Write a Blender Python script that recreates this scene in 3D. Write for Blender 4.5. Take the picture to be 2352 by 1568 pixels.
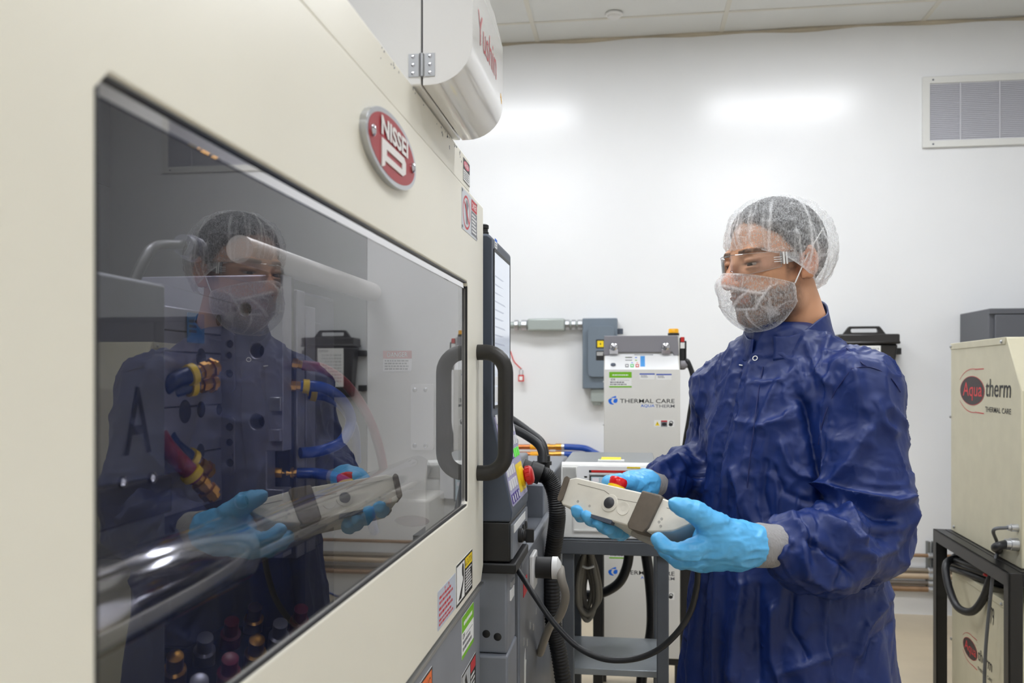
import bpy, bmesh, math, random
import numpy as np
from mathutils import Vector, Matrix
from mathutils.geometry import tessellate_polygon
for o in list(bpy.data.objects): bpy.data.objects.remove(o)
SC = bpy.context.scene; COL = SC.collection
random.seed(7); np.random.seed(7)
# ------------------------------------------------------------------ camera
TH = math.radians(7.8); FPX = 2000.0; HZ = 865.0; CH = 1.45
RV = Vector((math.cos(TH), math.sin(TH), 0)); FV = Vector((-math.sin(TH), math.cos(TH), 0)); UV = Vector((0, 0, 1))
cam_d = bpy.data.cameras.new('camera'); cam = bpy.data.objects.new('camera', cam_d); COL.objects.link(cam)
cam.location = (0, 0, CH); cam.rotation_euler = (math.pi/2, 0, TH)
cam_d.sensor_width = 36; cam_d.lens = FPX/2352*36; cam_d.shift_y = (HZ-784)/2352; cam_d.clip_start = 0.02
cam_d.dof.use_dof = True; cam_d.dof.focus_distance = 1.72; cam_d.dof.aperture_fstop = 6.3
SC.camera = cam
# ------------------------------------------------------------------ world, exposure
world = bpy.data.worlds.new('world'); SC.world = world; world.use_nodes = True
world.node_tree.nodes['Background'].inputs[0].default_value = (0.9, 0.95, 1, 1)
world.node_tree.nodes['Background'].inputs[1].default_value = 0.05
SC.view_settings.view_transform = 'Standard'; SC.view_settings.look = 'None'
SC.view_settings.gamma = 1; SC.view_settings.use_curve_mapping = False
SC.view_settings.exposure = 0.0
LAMP_STRENGTH = 20.3
# ------------------------------------------------------------------ real-space helpers (measured positions at their own distance)
def W(px, py, D): return Vector((0, 0, CH)) + FV*D + RV*((px-1176)/FPX*D) + UV*((HZ-py)/FPX*D)
def ray(px, py): return FV + RV*((px-1176)/FPX) + UV*((HZ-py)/FPX)
def onX(px, py, x): d = ray(px, py); return Vector((0, 0, CH)) + d*(x/d.x)
def onY(px, py, y): d = ray(px, py); return Vector((0, 0, CH)) + d*(y/d.y)
def onZ(px, py, z): d = ray(px, py); return Vector((0, 0, CH)) + d*((z-CH)/d.z)
# ------------------------------------------------------------------ materials
MATS = {}
def sl(c):
    return tuple(((v/255)/12.92 if v/255 <= .04045 else ((v/255+.055)/1.055)**2.4) for v in c)
def mat(name, rgb, rough=.5, metal=0., spec=.5, var=.0, vscale=8., bump=0., bscale=60., emit=0., emitc=None, coat=0., bdist=.002, detail=4, stretch=None, sheen=0):
    if name in MATS: return MATS[name]
    m = bpy.data.materials.new(name); m.use_nodes = True; nt = m.node_tree; b = nt.nodes['Principled BSDF']
    c = sl(rgb) if max(rgb) > 1.0 else rgb
    b.inputs['Base Color'].default_value = (*c, 1); b.inputs['Roughness'].default_value = rough
    b.inputs['Metallic'].default_value = metal; b.inputs['Specular IOR Level'].default_value = spec
    b.inputs['Coat Weight'].default_value = coat
    if sheen: b.inputs['Sheen Weight'].default_value = sheen
    if emit:
        b.inputs['Emission Color'].default_value = (*(sl(emitc) if emitc else c), 1); b.inputs['Emission Strength'].default_value = emit
    tc = None
    def coords():
        nonlocal tc
        if tc is None:
            t = nt.nodes.new('ShaderNodeTexCoord'); tc = t.outputs['Object']
            if stretch:
                mp = nt.nodes.new('ShaderNodeMapping'); mp.inputs['Scale'].default_value = stretch
                nt.links.new(tc, mp.inputs['Vector']); tc = mp.outputs['Vector']
        return tc
    if var:
        n = nt.nodes.new('ShaderNodeTexNoise'); n.inputs['Scale'].default_value = vscale; n.inputs['Detail'].default_value = detail
        nt.links.new(coords(), n.inputs['Vector'])
        r = nt.nodes.new('ShaderNodeMapRange'); r.inputs[1].default_value = .3; r.inputs[2].default_value = .7
        r.inputs[3].default_value = 1-var; r.inputs[4].default_value = 1+var*.6
        nt.links.new(n.outputs['Fac'], r.inputs[0])
        mx = nt.nodes.new('ShaderNodeMix'); mx.data_type = 'RGBA'; mx.blend_type = 'MULTIPLY'; mx.inputs['Factor'].default_value = 1
        mx.inputs['A'].default_value = (*c, 1); nt.links.new(r.outputs[0], mx.inputs['B']); nt.links.new(mx.outputs['Result'], b.inputs['Base Color'])
    if bump:
        n2 = nt.nodes.new('ShaderNodeTexNoise'); n2.inputs['Scale'].default_value = bscale; n2.inputs['Detail'].default_value = 3
        nt.links.new(coords(), n2.inputs['Vector'])
        bp = nt.nodes.new('ShaderNodeBump'); bp.inputs['Strength'].default_value = bump; bp.inputs['Distance'].default_value = bdist
        nt.links.new(n2.outputs['Fac'], bp.inputs['Height']); nt.links.new(bp.outputs['Normal'], b.inputs['Normal'])
    MATS[name] = m; return m
def thin_glass(name, tint, ior=1.5, two=True, film=0.0, filmcol=(1, 1, 1)):
    """clear sheet: Fresnel mirror over straight-through transmission (both surfaces of the sheet counted)"""
    m = bpy.data.materials.new(name); m.use_nodes = True; nt = m.node_tree; nt.nodes.clear()
    out = nt.nodes.new('ShaderNodeOutputMaterial'); fr = nt.nodes.new('ShaderNodeFresnel'); fr.inputs[0].default_value = ior
    tr = nt.nodes.new('ShaderNodeBsdfTransparent'); tr.inputs[0].default_value = (*tint, 1)
    gl = nt.nodes.new('ShaderNodeBsdfGlossy'); gl.inputs['Roughness'].default_value = 0.0
    # 2R/(1+R)
    a = nt.nodes.new('ShaderNodeMath'); a.operation = 'MULTIPLY'; a.inputs[1].default_value = 2 if two else 1
    b = nt.nodes.new('ShaderNodeMath'); b.operation = 'ADD'; b.inputs[1].default_value = 1
    c = nt.nodes.new('ShaderNodeMath'); c.operation = 'DIVIDE'
    nt.links.new(fr.outputs[0], a.inputs[0]); nt.links.new(fr.outputs[0], b.inputs[0])
    nt.links.new(a.outputs[0], c.inputs[0])
    if two: nt.links.new(b.outputs[0], c.inputs[1])
    else: c.inputs[1].default_value = 1
    base = tr
    if film:
        df = nt.nodes.new('ShaderNodeBsdfDiffuse'); df.inputs[0].default_value = (*filmcol, 1)
        n = nt.nodes.new('ShaderNodeTexNoise'); n.inputs['Scale'].default_value = 6; n.inputs['Detail'].default_value = 8
        tcn = nt.nodes.new('ShaderNodeTexCoord'); nt.links.new(tcn.outputs['Object'], n.inputs['Vector'])
        mr = nt.nodes.new('ShaderNodeMapRange'); mr.inputs[1].default_value = .3; mr.inputs[2].default_value = .75; mr.inputs[3].default_value = film*.5; mr.inputs[4].default_value = film*1.6
        nt.links.new(n.outputs['Fac'], mr.inputs[0])
        m1 = nt.nodes.new('ShaderNodeMixShader'); nt.links.new(mr.outputs[0], m1.inputs[0])
        nt.links.new(tr.outputs[0], m1.inputs[1]); nt.links.new(df.outputs[0], m1.inputs[2]); base = m1
    mx = nt.nodes.new('ShaderNodeMixShader')
    nt.links.new(c.outputs[0], mx.inputs[0]); nt.links.new(base.outputs[0], mx.inputs[1]); nt.links.new(gl.outputs[0], mx.inputs[2])
    nt.links.new(mx.outputs[0], out.inputs[0]); MATS[name] = m; return m
# ------------------------------------------------------------------ mesh builder
class MB:
    def __init__(s): s.v = []; s.f = []; s.m = []; s.mats = []
    def add(s, V, F, mt, M=None):
        if mt not in s.mats: s.mats.append(mt)
        k = s.mats.index(mt); o = len(s.v)
        s.v += [(M @ Vector(p))[:] if M else tuple(p) for p in V]
        s.f += [tuple(i+o for i in f) for f in F]; s.m += [k]*len(F)
        return s
def perp(d):
    d = d.normalized(); a = Vector((0, 0, 1)) if abs(d.z) < .9 else Vector((1, 0, 0))
    u = d.cross(a).normalized(); return u, d.cross(u).normalized()
def box(mb, lo, hi, mt, M=None):
    x0, y0, z0 = lo; x1, y1, z1 = hi
    V = [(x0, y0, z0), (x1, y0, z0), (x1, y1, z0), (x0, y1, z0), (x0, y0, z1), (x1, y0, z1), (x1, y1, z1), (x0, y1, z1)]
    F = [(0, 3, 2, 1), (4, 5, 6, 7), (0, 1, 5, 4), (1, 2, 6, 5), (2, 3, 7, 6), (3, 0, 4, 7)]
    return mb.add(V, F, mt, M)
def prism(mb, outer, O, U, V, N, t, mt, holes=(), M=None, back=True):
    O, U, V, N = Vector(O), Vector(U), Vector(V), Vector(N)
    loops = [list(outer)]+[list(h) for h in holes]
    flat = [p for l in loops for p in l]; n = len(flat)
    tris = tessellate_polygon([[Vector((p[0], p[1], 0)) for p in l] for l in loops])
    P = [O+U*p[0]+V*p[1]+N*t for p in flat]; vs = list(P); F = []
    nn = U.cross(V)
    for a, b, c in tris:
        ar = (flat[b][0]-flat[a][0])*(flat[c][1]-flat[a][1])-(flat[b][1]-flat[a][1])*(flat[c][0]-flat[a][0])
        if (ar > 0) != (nn.dot(N) > 0): a, c = c, a
        F.append((a, b, c))
    if t:
        vs += [O+U*p[0]+V*p[1] for p in flat]
        if back: F += [(c+n, b+n, a+n) for a, b, c in F[:]]
        s = 0
        for l in loops:
            k = len(l)
            for i in range(k):
                j = (i+1) % k; F.append((s+i, s+j, s+j+n, s+i+n))
            s += k
    mb.add([p[:] for p in vs], F, mt, M); return mb
def catmull(pts, n=8):
    P = [Vector(p) for p in pts]
    if len(P) < 3: return P
    P = [P[0]*2-P[1]]+P+[P[-1]*2-P[-2]]; out = []
    for i in range(1, len(P)-2):
        p0, p1, p2, p3 = P[i-1:i+3]
        for k in range(n):
            t = k/n
            out.append(.5*((2*p1)+(p2-p0)*t+(2*p0-5*p1+4*p2-p3)*t*t+(3*p1-p0-3*p2+p3)*t**3))
    out.append(P[-2]); return out
def tube(mb, pts, r, mt, seg=12, n=8, closed=False, M=None, raw=False):
    P = [Vector(p) for p in pts] if raw else catmull(pts, n)
    k = len(P); rr = r if callable(r) else (lambda t: r)
    tang = [(P[min(i+1, k-1)]-P[max(i-1, 0)]).normalized() for i in range(k)]
    u, v = perp(tang[0]); V = []; F = []
    for i in range(k):
        u = (u-tang[i]*u.dot(tang[i])).normalized(); v = tang[i].cross(u)
        for j in range(seg):
            a = 2*math.pi*j/seg; V.append((P[i]+(u*math.cos(a)+v*math.sin(a))*rr(i/(k-1)))[:])
    for i in range(k-1):
        for j in range(seg):
            a, b = i*seg+j, i*seg+(j+1) % seg; F.append((a, b, b+seg, a+seg))
    if closed:
        pass
    F.append(tuple(range(seg-1, -1, -1))); F.append(tuple((k-1)*seg+j for j in range(seg)))
    return mb.add(V, F, mt, M)
def lathe(mb, base, axis, prof, mt, seg=24, M=None):
    base, d = Vector(base), Vector(axis).normalized(); u, v = perp(d); V = []; F = []
    for h, r in prof:
        for j in range(seg):
            a = 2*math.pi*j/seg; V.append((base+d*h+(u*math.cos(a)+v*math.sin(a))*max(r, 1e-5))[:])
    k = len(prof)
    for i in range(k-1):
        for j in range(seg):
            a, b = i*seg+j, i*seg+(j+1) % seg; F.append((a, a+seg, b+seg, b))
    F.append(tuple(range(seg))); F.append(tuple((k-1)*seg+j for j in range(seg-1, -1, -1)))
    return mb.add(V, F, mt, M)
def cyl(mb, p0, p1, r, mt, seg=20, r1=None, M=None):
    p0, p1 = Vector(p0), Vector(p1); d = p1-p0
    return lathe(mb, p0, d, [(0, r), (d.length, r if r1 is None else r1)], mt, seg, M)
def ellipse(cx, cy, a, b, n=32, a0=0, a1=2*math.pi):
    full = abs(a1-a0-2*math.pi) < 1e-6
    return [(cx+a*math.cos(a0+(a1-a0)*i/(n if full else n-1)), cy+b*math.sin(a0+(a1-a0)*i/(n if full else n-1))) for i in range(n)]
def rrect(x0, y0, x1, y1, r, n=5):
    out = []
    for cx, cy, a in ((x1-r, y0+r, -90), (x1-r, y1-r, 0), (x0+r, y1-r, 90), (x0+r, y0+r, 180)):
        for i in range(n+1):
            t = math.radians(a+90*i/n); out.append((cx+r*math.cos(t), cy+r*math.sin(t)))
    return out
_TXT = {}
def glyphs(s, bold=.004):
    if (s, bold) not in _TXT:
        cu = bpy.data.curves.new('t', 'FONT'); cu.body = s; cu.offset = bold; cu.resolution_u = 3; ob = bpy.data.objects.new('t', cu); COL.objects.link(ob)
        dg = bpy.context.evaluated_depsgraph_get(); me = bpy.data.meshes.new_from_object(ob.evaluated_get(dg))
        V = np.array([v.co[:2] for v in me.vertices]); F = [tuple(p.vertices) for p in me.polygons]
        bpy.data.objects.remove(ob); bpy.data.curves.remove(cu); bpy.data.meshes.remove(me)
        V = V-V.min(0); V = V/V.max(0); _TXT[(s, bold)] = (V, F)
    return _TXT[(s, bold)]
def text(mb, s, O, U, V, mt, w, h, lift=.0004, N=None, slant=0, M=None, bold=.004):
    """lettering fitted to a w x h rectangle whose lower-left corner is O"""
    O, U, V = Vector(O), Vector(U).normalized(), Vector(V).normalized(); N = Vector(N) if N else U.cross(V)
    G, F = glyphs(s, bold)
    mb.add([(O+U*(g[0]*w+slant*g[1]*h)+V*(g[1]*h)+N*lift)[:] for g in G], F, mt, M); return mb
# ------------------------------------------------------------------ objects
def setp(o, label=None, cat=None, group=None, kind=None):
    if label: o['label'] = label
    if cat: o['category'] = cat
    if group: o['group'] = group
    if kind: o['kind'] = kind
    return o
def obj(name, mb, parent=None, bevel=0., smooth=35, label=None, cat=None, group=None, kind=None, seg=2):
    me = bpy.data.meshes.new(name); me.from_pydata(mb.v, [], mb.f); me.polygons.foreach_set('material_index', mb.m)
    for m in mb.mats: me.materials.append(m)
    me.update()
    if bevel:
        bm = bmesh.new(); bm.from_mesh(me); bmesh.ops.recalc_face_normals(bm, faces=bm.faces); bm.to_mesh(me); bm.free()
    if smooth:
        me.polygons.foreach_set('use_smooth', [True]*len(me.polygons)); me.set_sharp_from_angle(angle=math.radians(smooth))
    o = bpy.data.objects.new(name, me); COL.objects.link(o)
    if bevel:
        b = o.modifiers.new('b', 'BEVEL'); b.width = bevel; b.segments = seg; b.limit_method = 'ANGLE'; b.angle_limit = math.radians(40); b.harden_normals = False
    if parent is not None:
        o.parent = parent
        if parent.type == 'EMPTY': o.location = -parent.location
    return setp(o, label, cat, group, kind)
def thing(name, loc, label, cat, group=None, kind=None):
    o = bpy.data.objects.new(name, None); COL.objects.link(o); o.location = loc; o.empty_display_size = .05
    return setp(o, label, cat, group, kind)
def sticker(name, O, U, V, w, h, base, items, parent, t=.0006, r=.002, label=None, M=None):
    """flat printed label: base sheet + print; items in 0..1 label coordinates"""
    mb = MB(); O, U, V = Vector(O), Vector(U).normalized(), Vector(V).normalized(); N = U.cross(V)
    prism(mb, rrect(0, 0, w, h, min(r, w*.2, h*.2), 3), O, U, V, N, t, base, M=M)
    L = t
    for it in items:
        L += .00004
        if it[0] == 'r': prism(mb, [(it[1]*w, it[2]*h), (it[3]*w, it[2]*h), (it[3]*w, it[4]*h), (it[1]*w, it[4]*h)], O+N*L, U, V, N, 0, it[5], M=M)
        elif it[0] == 't': text(mb, it[1], O+U*it[2]*w+V*it[3]*h, U, V, it[6], (it[4]-it[2])*w, (it[5]-it[3])*h, L, M=M)
        elif it[0] == 'p': prism(mb, [(a*w, b*h) for a, b in it[1]], O+N*L, U, V, N, 0, it[2], M=M)
        elif it[0] == 'o':
            prism(mb, ellipse(it[1]*w, it[2]*h, it[3]*w, it[4]*h, 28), O+N*L, U, V, N, 0, it[5], M=M)
        elif it[0] == 'ring':
            prism(mb, ellipse(it[1]*w, it[2]*h, it[3]*w, it[4]*h, 32), O+N*L, U, V, N, 0, it[6], holes=[ellipse(it[1]*w, it[2]*h, it[3]*w*it[5], it[4]*h*it[5], 32)], M=M)
        elif it[0] == 'l':       # lines of small illegible print
            _, x0, y0, x1, y1, k, mt_ = it
            for i in range(k):
                yy = y1-(i+.5)*(y1-y0)/k; hh = (y1-y0)/k*.28; x = x0
                rnd = random.Random(i*7+k)
                xe = x1-(x1-x0)*rnd.random()*.25
                while x < xe:
                    ww = min((x1-x0)*(.05+.1*rnd.random()), xe-x)
                    prism(mb, [(x*w, (yy-hh)*h), ((x+ww)*w, (yy-hh)*h), ((x+ww)*w, (yy+hh)*h), (x*w, (yy+hh)*h)], O+N*L, U, V, N, 0, mt_, M=M)
                    x += ww+(x1-x0)*.025
    return obj(name, mb, parent, smooth=0, label=label)
X, Y, Z = Vector((1, 0, 0)), Vector((0, 1, 0)), Vector((0, 0, 1))
# ------------------------------------------------------------------ shared materials
cream = mat('cream_paint', (230, 226, 211), .38, var=.03, vscale=3, bump=.03, bscale=400, bdist=.0004)
creamdk = mat('cream_paint_edge', (205, 198, 176), .45)
white = mat('white_paint', (232, 231, 229), .3, var=.02)
grey = mat('grey_enamel', (128, 132, 140), .42, var=.08, vscale=12, bump=.08, bscale=300, bdist=.0005)
greydk = mat('dark_grey_enamel', (72, 80, 94), .5, var=.06, bump=.15, bscale=600, bdist=.0004)
black = mat('black_plastic', (22, 22, 23), .5)
blackm = mat('black_metal', (26, 26, 27), .42, bump=.1, bscale=300, bdist=.0004)
rubber = mat('black_rubber', (28, 29, 32), .42)
chrome = mat('chrome', (200, 200, 205), .12, metal=1)
steel = mat('machined_steel', (150, 150, 164), .3, metal=.45, var=.12, vscale=25, bump=.05, bscale=200, bdist=.0003)
steeldk = mat('dark_steel', (84, 85, 98), .42, metal=.25, var=.15, vscale=14)
alum = mat('aluminium', (190, 192, 195), .3, metal=.9)
brass = mat('brass', (190, 140, 66), .28, metal=.95, var=.12, vscale=40)
copper = mat('copper', (184, 112, 66), .3, metal=.9, var=.15, vscale=25)
red = mat('red_plastic', (206, 36, 34), .35)
yellow = mat('yellow_plastic', (240, 200, 20), .45)
pink = mat('ink_red', (196, 40, 50), .5)
inkblack = mat('ink_black', (24, 24, 26), .5)
inkgrey = mat('ink_grey', (120, 120, 126), .5)
inkblue = mat('ink_blue', (20, 110, 225), .5)
paper = mat('white_label', (240, 240, 238), .5)
silver = mat('silver_label', (196, 200, 205), .35, metal=.3)
green = mat('green_ink', (120, 190, 20), .5)
orange = mat('orange_ink', (226, 112, 52), .5)
gyellow = mat('yellow_ink', (245, 214, 20), .5)
bluehose = mat('blue_hose', (24, 72, 160), .33)
bluehose_shaded = mat('blue_hose_shaded', (20, 48, 98), .35)  # blue hose with the dim interior light put into its colour
redhose = mat('red_hose', (140, 40, 58), .35)
# ================================================================== THE ROOM
XL, XR, YB, YN, CZ = -3.3, 3.4, 5.6, -2.8, 3.615
wallm = mat('gloss_white_wall', (238, 239, 240), .22, var=.02, vscale=1.5, bump=.02, bscale=3, bdist=.01)
mb = MB(); box(mb, (XL, YB, 0), (XR, YB+.12, CZ+.05), wallm); obj('wall_back', mb, kind='structure', label='glossy white wall behind the equipment')
mb = MB(); box(mb, (XR, YN, 0), (XR+.12, YB+.12, CZ+.05), wallm); obj('wall_right', mb, kind='structure', label='white side wall right of the racks')
mb = MB(); box(mb, (XL-.12, YN, 0), (XL, YB+.12, CZ+.05), wallm); obj('wall_left', mb, kind='structure', label='white side wall beyond the machine')
mb = MB(); box(mb, (XL-.12, YN-.12, 0), (XR+.12, YN, CZ+.05), wallm); obj('wall_front', mb, kind='structure', label='white wall behind the viewer')
# floor : worn sealed concrete
fm = mat('sealed_concrete', (196, 182, 156), .35, var=.16, vscale=2.2, bump=.05, bscale=12, detail=8)
mb = MB(); box(mb, (XL-.12, YN-.12, -.1), (XR+.12, YB+.12, 0), fm); obj('floor', mb, kind='structure', label='beige sealed concrete floor with worn stains')
# ceiling of large boards with cover strips
cm = mat('ceiling_board', (226, 227, 224), .45, var=.03, vscale=2)
cst = mat('ceiling_strip', (222, 219, 208), .5)
mb = MB(); box(mb, (XL-.12, YN-.12, CZ+.012), (XR+.12, YB+.12, CZ+.1), cst); ceil = obj('ceiling', mb, kind='structure', label='white ceiling of large boards with cream joint strips')
xs = [XL]+[v for v in (-1.78-1.2, -1.78, -.60, .56, 1.76, 2.96)]+[XR]
ys = [YN, -1.9, 0.5, 2.9, 5.29, YB]
for i in range(len(xs)-1):
    for j in range(len(ys)-1):
        mb = MB(); box(mb, (xs[i]+.004, ys[j]+.004, CZ), (xs[i+1]-.004, ys[j+1]-.004, CZ+.012), cm); obj('ceiling_board', mb, ceil, bevel=.002)
for x in xs[1:-1]:
    mb = MB(); box(mb, (x-.014, YN, CZ-.004), (x+.014, YB, CZ-.0004), cst); obj('joint_strip', mb, ceil)
for y in ys[1:-1]:
    mb = MB(); box(mb, (XL, y-.009, CZ-.0045), (XR, y+.009, CZ-.0002), cst); obj('joint_strip', mb, ceil)
# stained caulk bead where wall and ceiling meet
mb = MB(); tube(mb, [(XL+i*.335, YB-.002, CZ-.004-.01*random.random()) for i in range(21)], lambda t: .012+.005*math.sin(t*60), mat('old_caulk', (190, 180, 160), .7, var=.3, vscale=3), seg=8, n=4)
obj('trim_1', mb, kind='structure', label='stained caulk line between white wall and ceiling')
# recessed ceiling lamps
diff = mat('lamp_diffuser', (255, 255, 255), .5, emit=LAMP_STRENGTH, emitc=(247, 250, 255))
for i, x in enumerate((-1.0, 1.16)):
    for j, y in enumerate((-1.0, 1.55, 4.1)):
        t = thing('ceiling_light', (x, y, CZ-.03), '%s, %s' % (('recessed lamp panel over the machine side', 'recessed lamp panel over the walkway side')[i], ('row behind the viewer', 'middle row', 'row nearest the back wall')[j]), 'lamp', 'recessed ceiling lamps')
        mb = MB(); prism(mb, [(-.6, -.3), (.6, -.3), (.6, .3), (-.6, .3)], (x, y, CZ-.03), X, Y, Z, .028, white, holes=[[(-.56, -.26), (.56, -.26), (.56, .26), (-.56, .26)]]); obj('frame', mb, t, bevel=.003)
        mb = MB(); box(mb, (x-.56, y-.26, CZ-.024), (x+.56, y+.26, CZ-.012), diff); obj('diffuser', mb, t)
# small dome on the ceiling
p = onZ(1410, 30, CZ); t = thing('ceiling_dome', (p.x, p.y, CZ-.03), 'small white round dome on the ceiling', 'detector')
mb = MB(); lathe(mb, (p.x, p.y, CZ-.005), (0, 0, -1), [(0, .052), (.008, .052), (.012, .046)], white, 32); obj('base', mb, t)
mb = MB(); lathe(mb, (p.x, p.y, CZ-.016), (0, 0, -1), [(0, .04), (.008, .038), (.016, .028), (.02, .012), (.021, 0)], white, 32); obj('dome', mb, t)
# ================================================================== INJECTION MOULDING MACHINE
DX = -.269
def zc(z): return CH+z
mach = thing('injection_molding_machine', (-.6, .5, 0), 'cream and grey injection moulding machine with tinted safety door window', 'machine')
hy0, hy1, hz0, hz1 = .4095, 1.425, zc(-.2136), zc(.157); c = .010
hole = [(hy0+c, hz0), (hy1-c, hz0), (hy1, hz0+c), (hy1, hz1-c), (hy1-c, hz1), (hy0+c, hz1), (hy0, hz1-c), (hy0, hz0+c)]
outer = [(-.55, zc(-.37)), (1.552, zc(-.37)), (1.575, zc(-.345)), (1.575, zc(.31)), (-.55, zc(.31))]
mb = MB(); prism(mb, outer, (DX-.012, 0, 0), Y, Z, X, .012, cream, holes=[hole]); door = obj('safety_door', mb, mach, bevel=.0025, label='cream safety door panel')
# white reveal strip under the window head, dark gasket round the opening
mb = MB(); box(mb, (DX-.0052, hy0+.004, hz1-.0115), (DX-.0040, hy1-.004, hz1-.0022), mat('mirror_strip', (225, 224, 226), .03, metal=1)); obj('window_strip', mb, door, label='polished strip along the window head')
mb = MB()
prism(mb, [(hy0+.0004, hz0+.0004), (hy1-.0004, hz0+.0004), (hy1-.0004, hz1-.0004), (hy0+.0004, hz1-.0004)], (DX-.0042, 0, 0), Y, Z, X, .0032, blackm, holes=[[(hy0+.003, hz0+.003), (hy1-.003, hz0+.003), (hy1-.003, hz1-.0022), (hy0+.003, hz1-.0022)]])
obj('window_gasket', mb, door, label='thin black gasket')
pane_m = thin_glass('tinted_pane', (.84, .84, .90), 1.5, True, .012, (.8, .8, .85))
inner_m = MATS.get('x') or bpy.data.materials.new('pane_inner_face'); inner_m.use_nodes = True
nt = inner_m.node_tree; nt.nodes.clear(); _o = nt.nodes.new('ShaderNodeOutputMaterial'); _t = nt.nodes.new('ShaderNodeBsdfTransparent'); nt.links.new(_t.outputs[0], _o.inputs[0])
mb = MB(); xa, xb = DX-.0054, DX-.0094
mb.add([(xa, hy0, hz0), (xa, hy1, hz0), (xa, hy1, hz1), (xa, hy0, hz1)], [(0, 1, 2, 3)], pane_m)
mb.add([(xb, hy0, hz0), (xb, hy1, hz0), (xb, hy1, hz1), (xb, hy0, hz1)], [(3, 2, 1, 0)], inner_m)
obj('window_pane', mb, mach, smooth=0, label='glossy tinted clear window pane')
# upper fixed cover with folded top
mb = MB(); box(mb, (DX-.014, -.55, zc(.313)), (DX-.0035, 1.457, zc(.366)), cream); box(mb, (DX-.075, -.55, zc(.354)), (DX-.014, 1.457, zc(.366)), cream)
up = obj('upper_cover', mb, mach, bevel=.002)
mb = MB()
for i in range(34):
    y = .88+random.random()**.8*.55; z = zc(.366-.002-random.random()*.016*(1 if random.random() < .5 else .3)); l = .0008+random.random()*.002; h = .001+random.random()*.004
    k = random.random()*.003-.0015
    prism(mb, [(y, z), (y+l, z+k), (y+l*.8+k, z-h), (y-l*.3+k, z-h*.8)], (DX-.0034, 0, 0), Y, Z, X, .0002, greydk)
obj('paint_chips', mb, up, smooth=0, kind='stuff', label='dark paint chips along the top edge')
# loop handle
h0, h1, hx, hyy, hr = zc(.057-.0138), zc(-.1836+.0138), DX+.050, 1.515, .0138
def arc(cx, cz, r, a0, a1, n=7): return [Vector((cx+r*math.cos(math.radians(a0+(a1-a0)*i/n)), hyy, cz+r*math.sin(math.radians(a0+(a1-a0)*i/n)))) for i in range(n+1)]
R_ = .036
path = [Vector((DX, hyy, h0))]+arc(hx-R_, h0-R_, R_, 90, 0)+arc(hx-R_, h1+R_, R_, 0, -90)+[Vector((DX, hyy, h1))]
mb = MB(); tube(mb, path, hr, mat('handle_black', (38, 36, 33), .45, bump=.25, bscale=250, bdist=.0006), seg=20, raw=True); obj('handle', mb, mach, smooth=60, label='black loop pull handle')
# oval brand plate
bp_red = mat('badge_red', (158, 14, 28), .4)
oc = (.942, zc(.2515)); oa, ob = .102, .0385
mb = MB(); prism(mb, ellipse(oc[0], oc[1], oa, ob, 56), (DX, 0, 0), Y, Z, X, .007, alum); plate = obj('brand_plate', mb, mach, bevel=.0015, label='oval red and silver brand plate')
mb = MB(); prism(mb, ellipse(oc[0], oc[1], oa*.925, ob*.86, 56), (DX+.0070, 0, 0), Y, Z, X, .0003, bp_red); obj('red_field', mb, plate, smooth=0)
wpl = mat('badge_white', (226, 222, 218), .4)
mb = MB(); text(mb, 'NISSEI', (DX+.0074, oc[0]-.052, oc[1]+.0048), Y, Z, wpl, .110, .0205, .0012, bold=.035)
P = [(0, 0), (.012, .004), (.012, .009), (.085, .009), (.098, .014), (.098, .026), (.09, .031), (0, .031)]
prism(mb, [(oc[0]-.05+a, oc[1]-.0295+b) for a, b in P], (DX+.0074, 0, 0), Y, Z, X, .0012, wpl, holes=[[(oc[0]-.05+a, oc[1]-.0295+b) for a, b in [(.018, .016), (.082, .016), (.082, .0225), (.018, .0225)]]])
obj('lettering', mb, plate, smooth=0, label='raised white NISSEI lettering and emblem')
for s in (-1, 1):
    mb = MB(); lathe(mb, (DX+.007, oc[0]+s*oa*.8, oc[1]), X, [(0, .0062), (.002, .0062), (.0038, .004), (.0045, 0)], chrome, 20); obj('rivet', mb, plate)
# printed labels on the door and covers
def lab(name, y0, y1, z0, z1, base, items, label, x=DX, r=.002):
    return sticker(name, (x, y0, zc(z0)), Y, Z, y1-y0, z1-z0, base, items, mach, label=label, r=r)
lab('danger_label', 1.398, 1.455, .321, .359, paper, [('r', 0, 0, 1, 1, inkblack), ('r', .04, .05, .96, .52, paper), ('o', .5, .77, .42, .17, mat('pinkred', (214, 66, 96), .4)), ('t', 'DANGER', .2, .68, .8, .86, paper), ('l', .12, .1, .9, .48, 4, inkgrey)], 'small black and white danger label on upper cover', x=DX-.0035)
lab('prohibition_sign', 1.369, 1.507, .238, .304, silver, [('ring', .29, .48, .24, .42, .86, pink), ('p', [(.26, .2), (.36, .2), (.36, .55), (.42, .7), (.34, .8), (.28, .8), (.22, .6)], inkgrey), ('p', [(.14, .68), (.18, .74), (.46, .28), (.42, .22)], pink), ('r', .6, .68, .98, .96, pink), ('t', 'DANGER', .66, .74, .94, .9, paper), ('r', .6, .06, .98, .66, inkgrey), ('l', .63, .1, .96, .62, 6, paper)] + [('o', a, b, .02, .04, inkblack) for a in (.03, .97) for b in (.06, .94)], 'silver warning sign with red prohibition circle')
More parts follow.
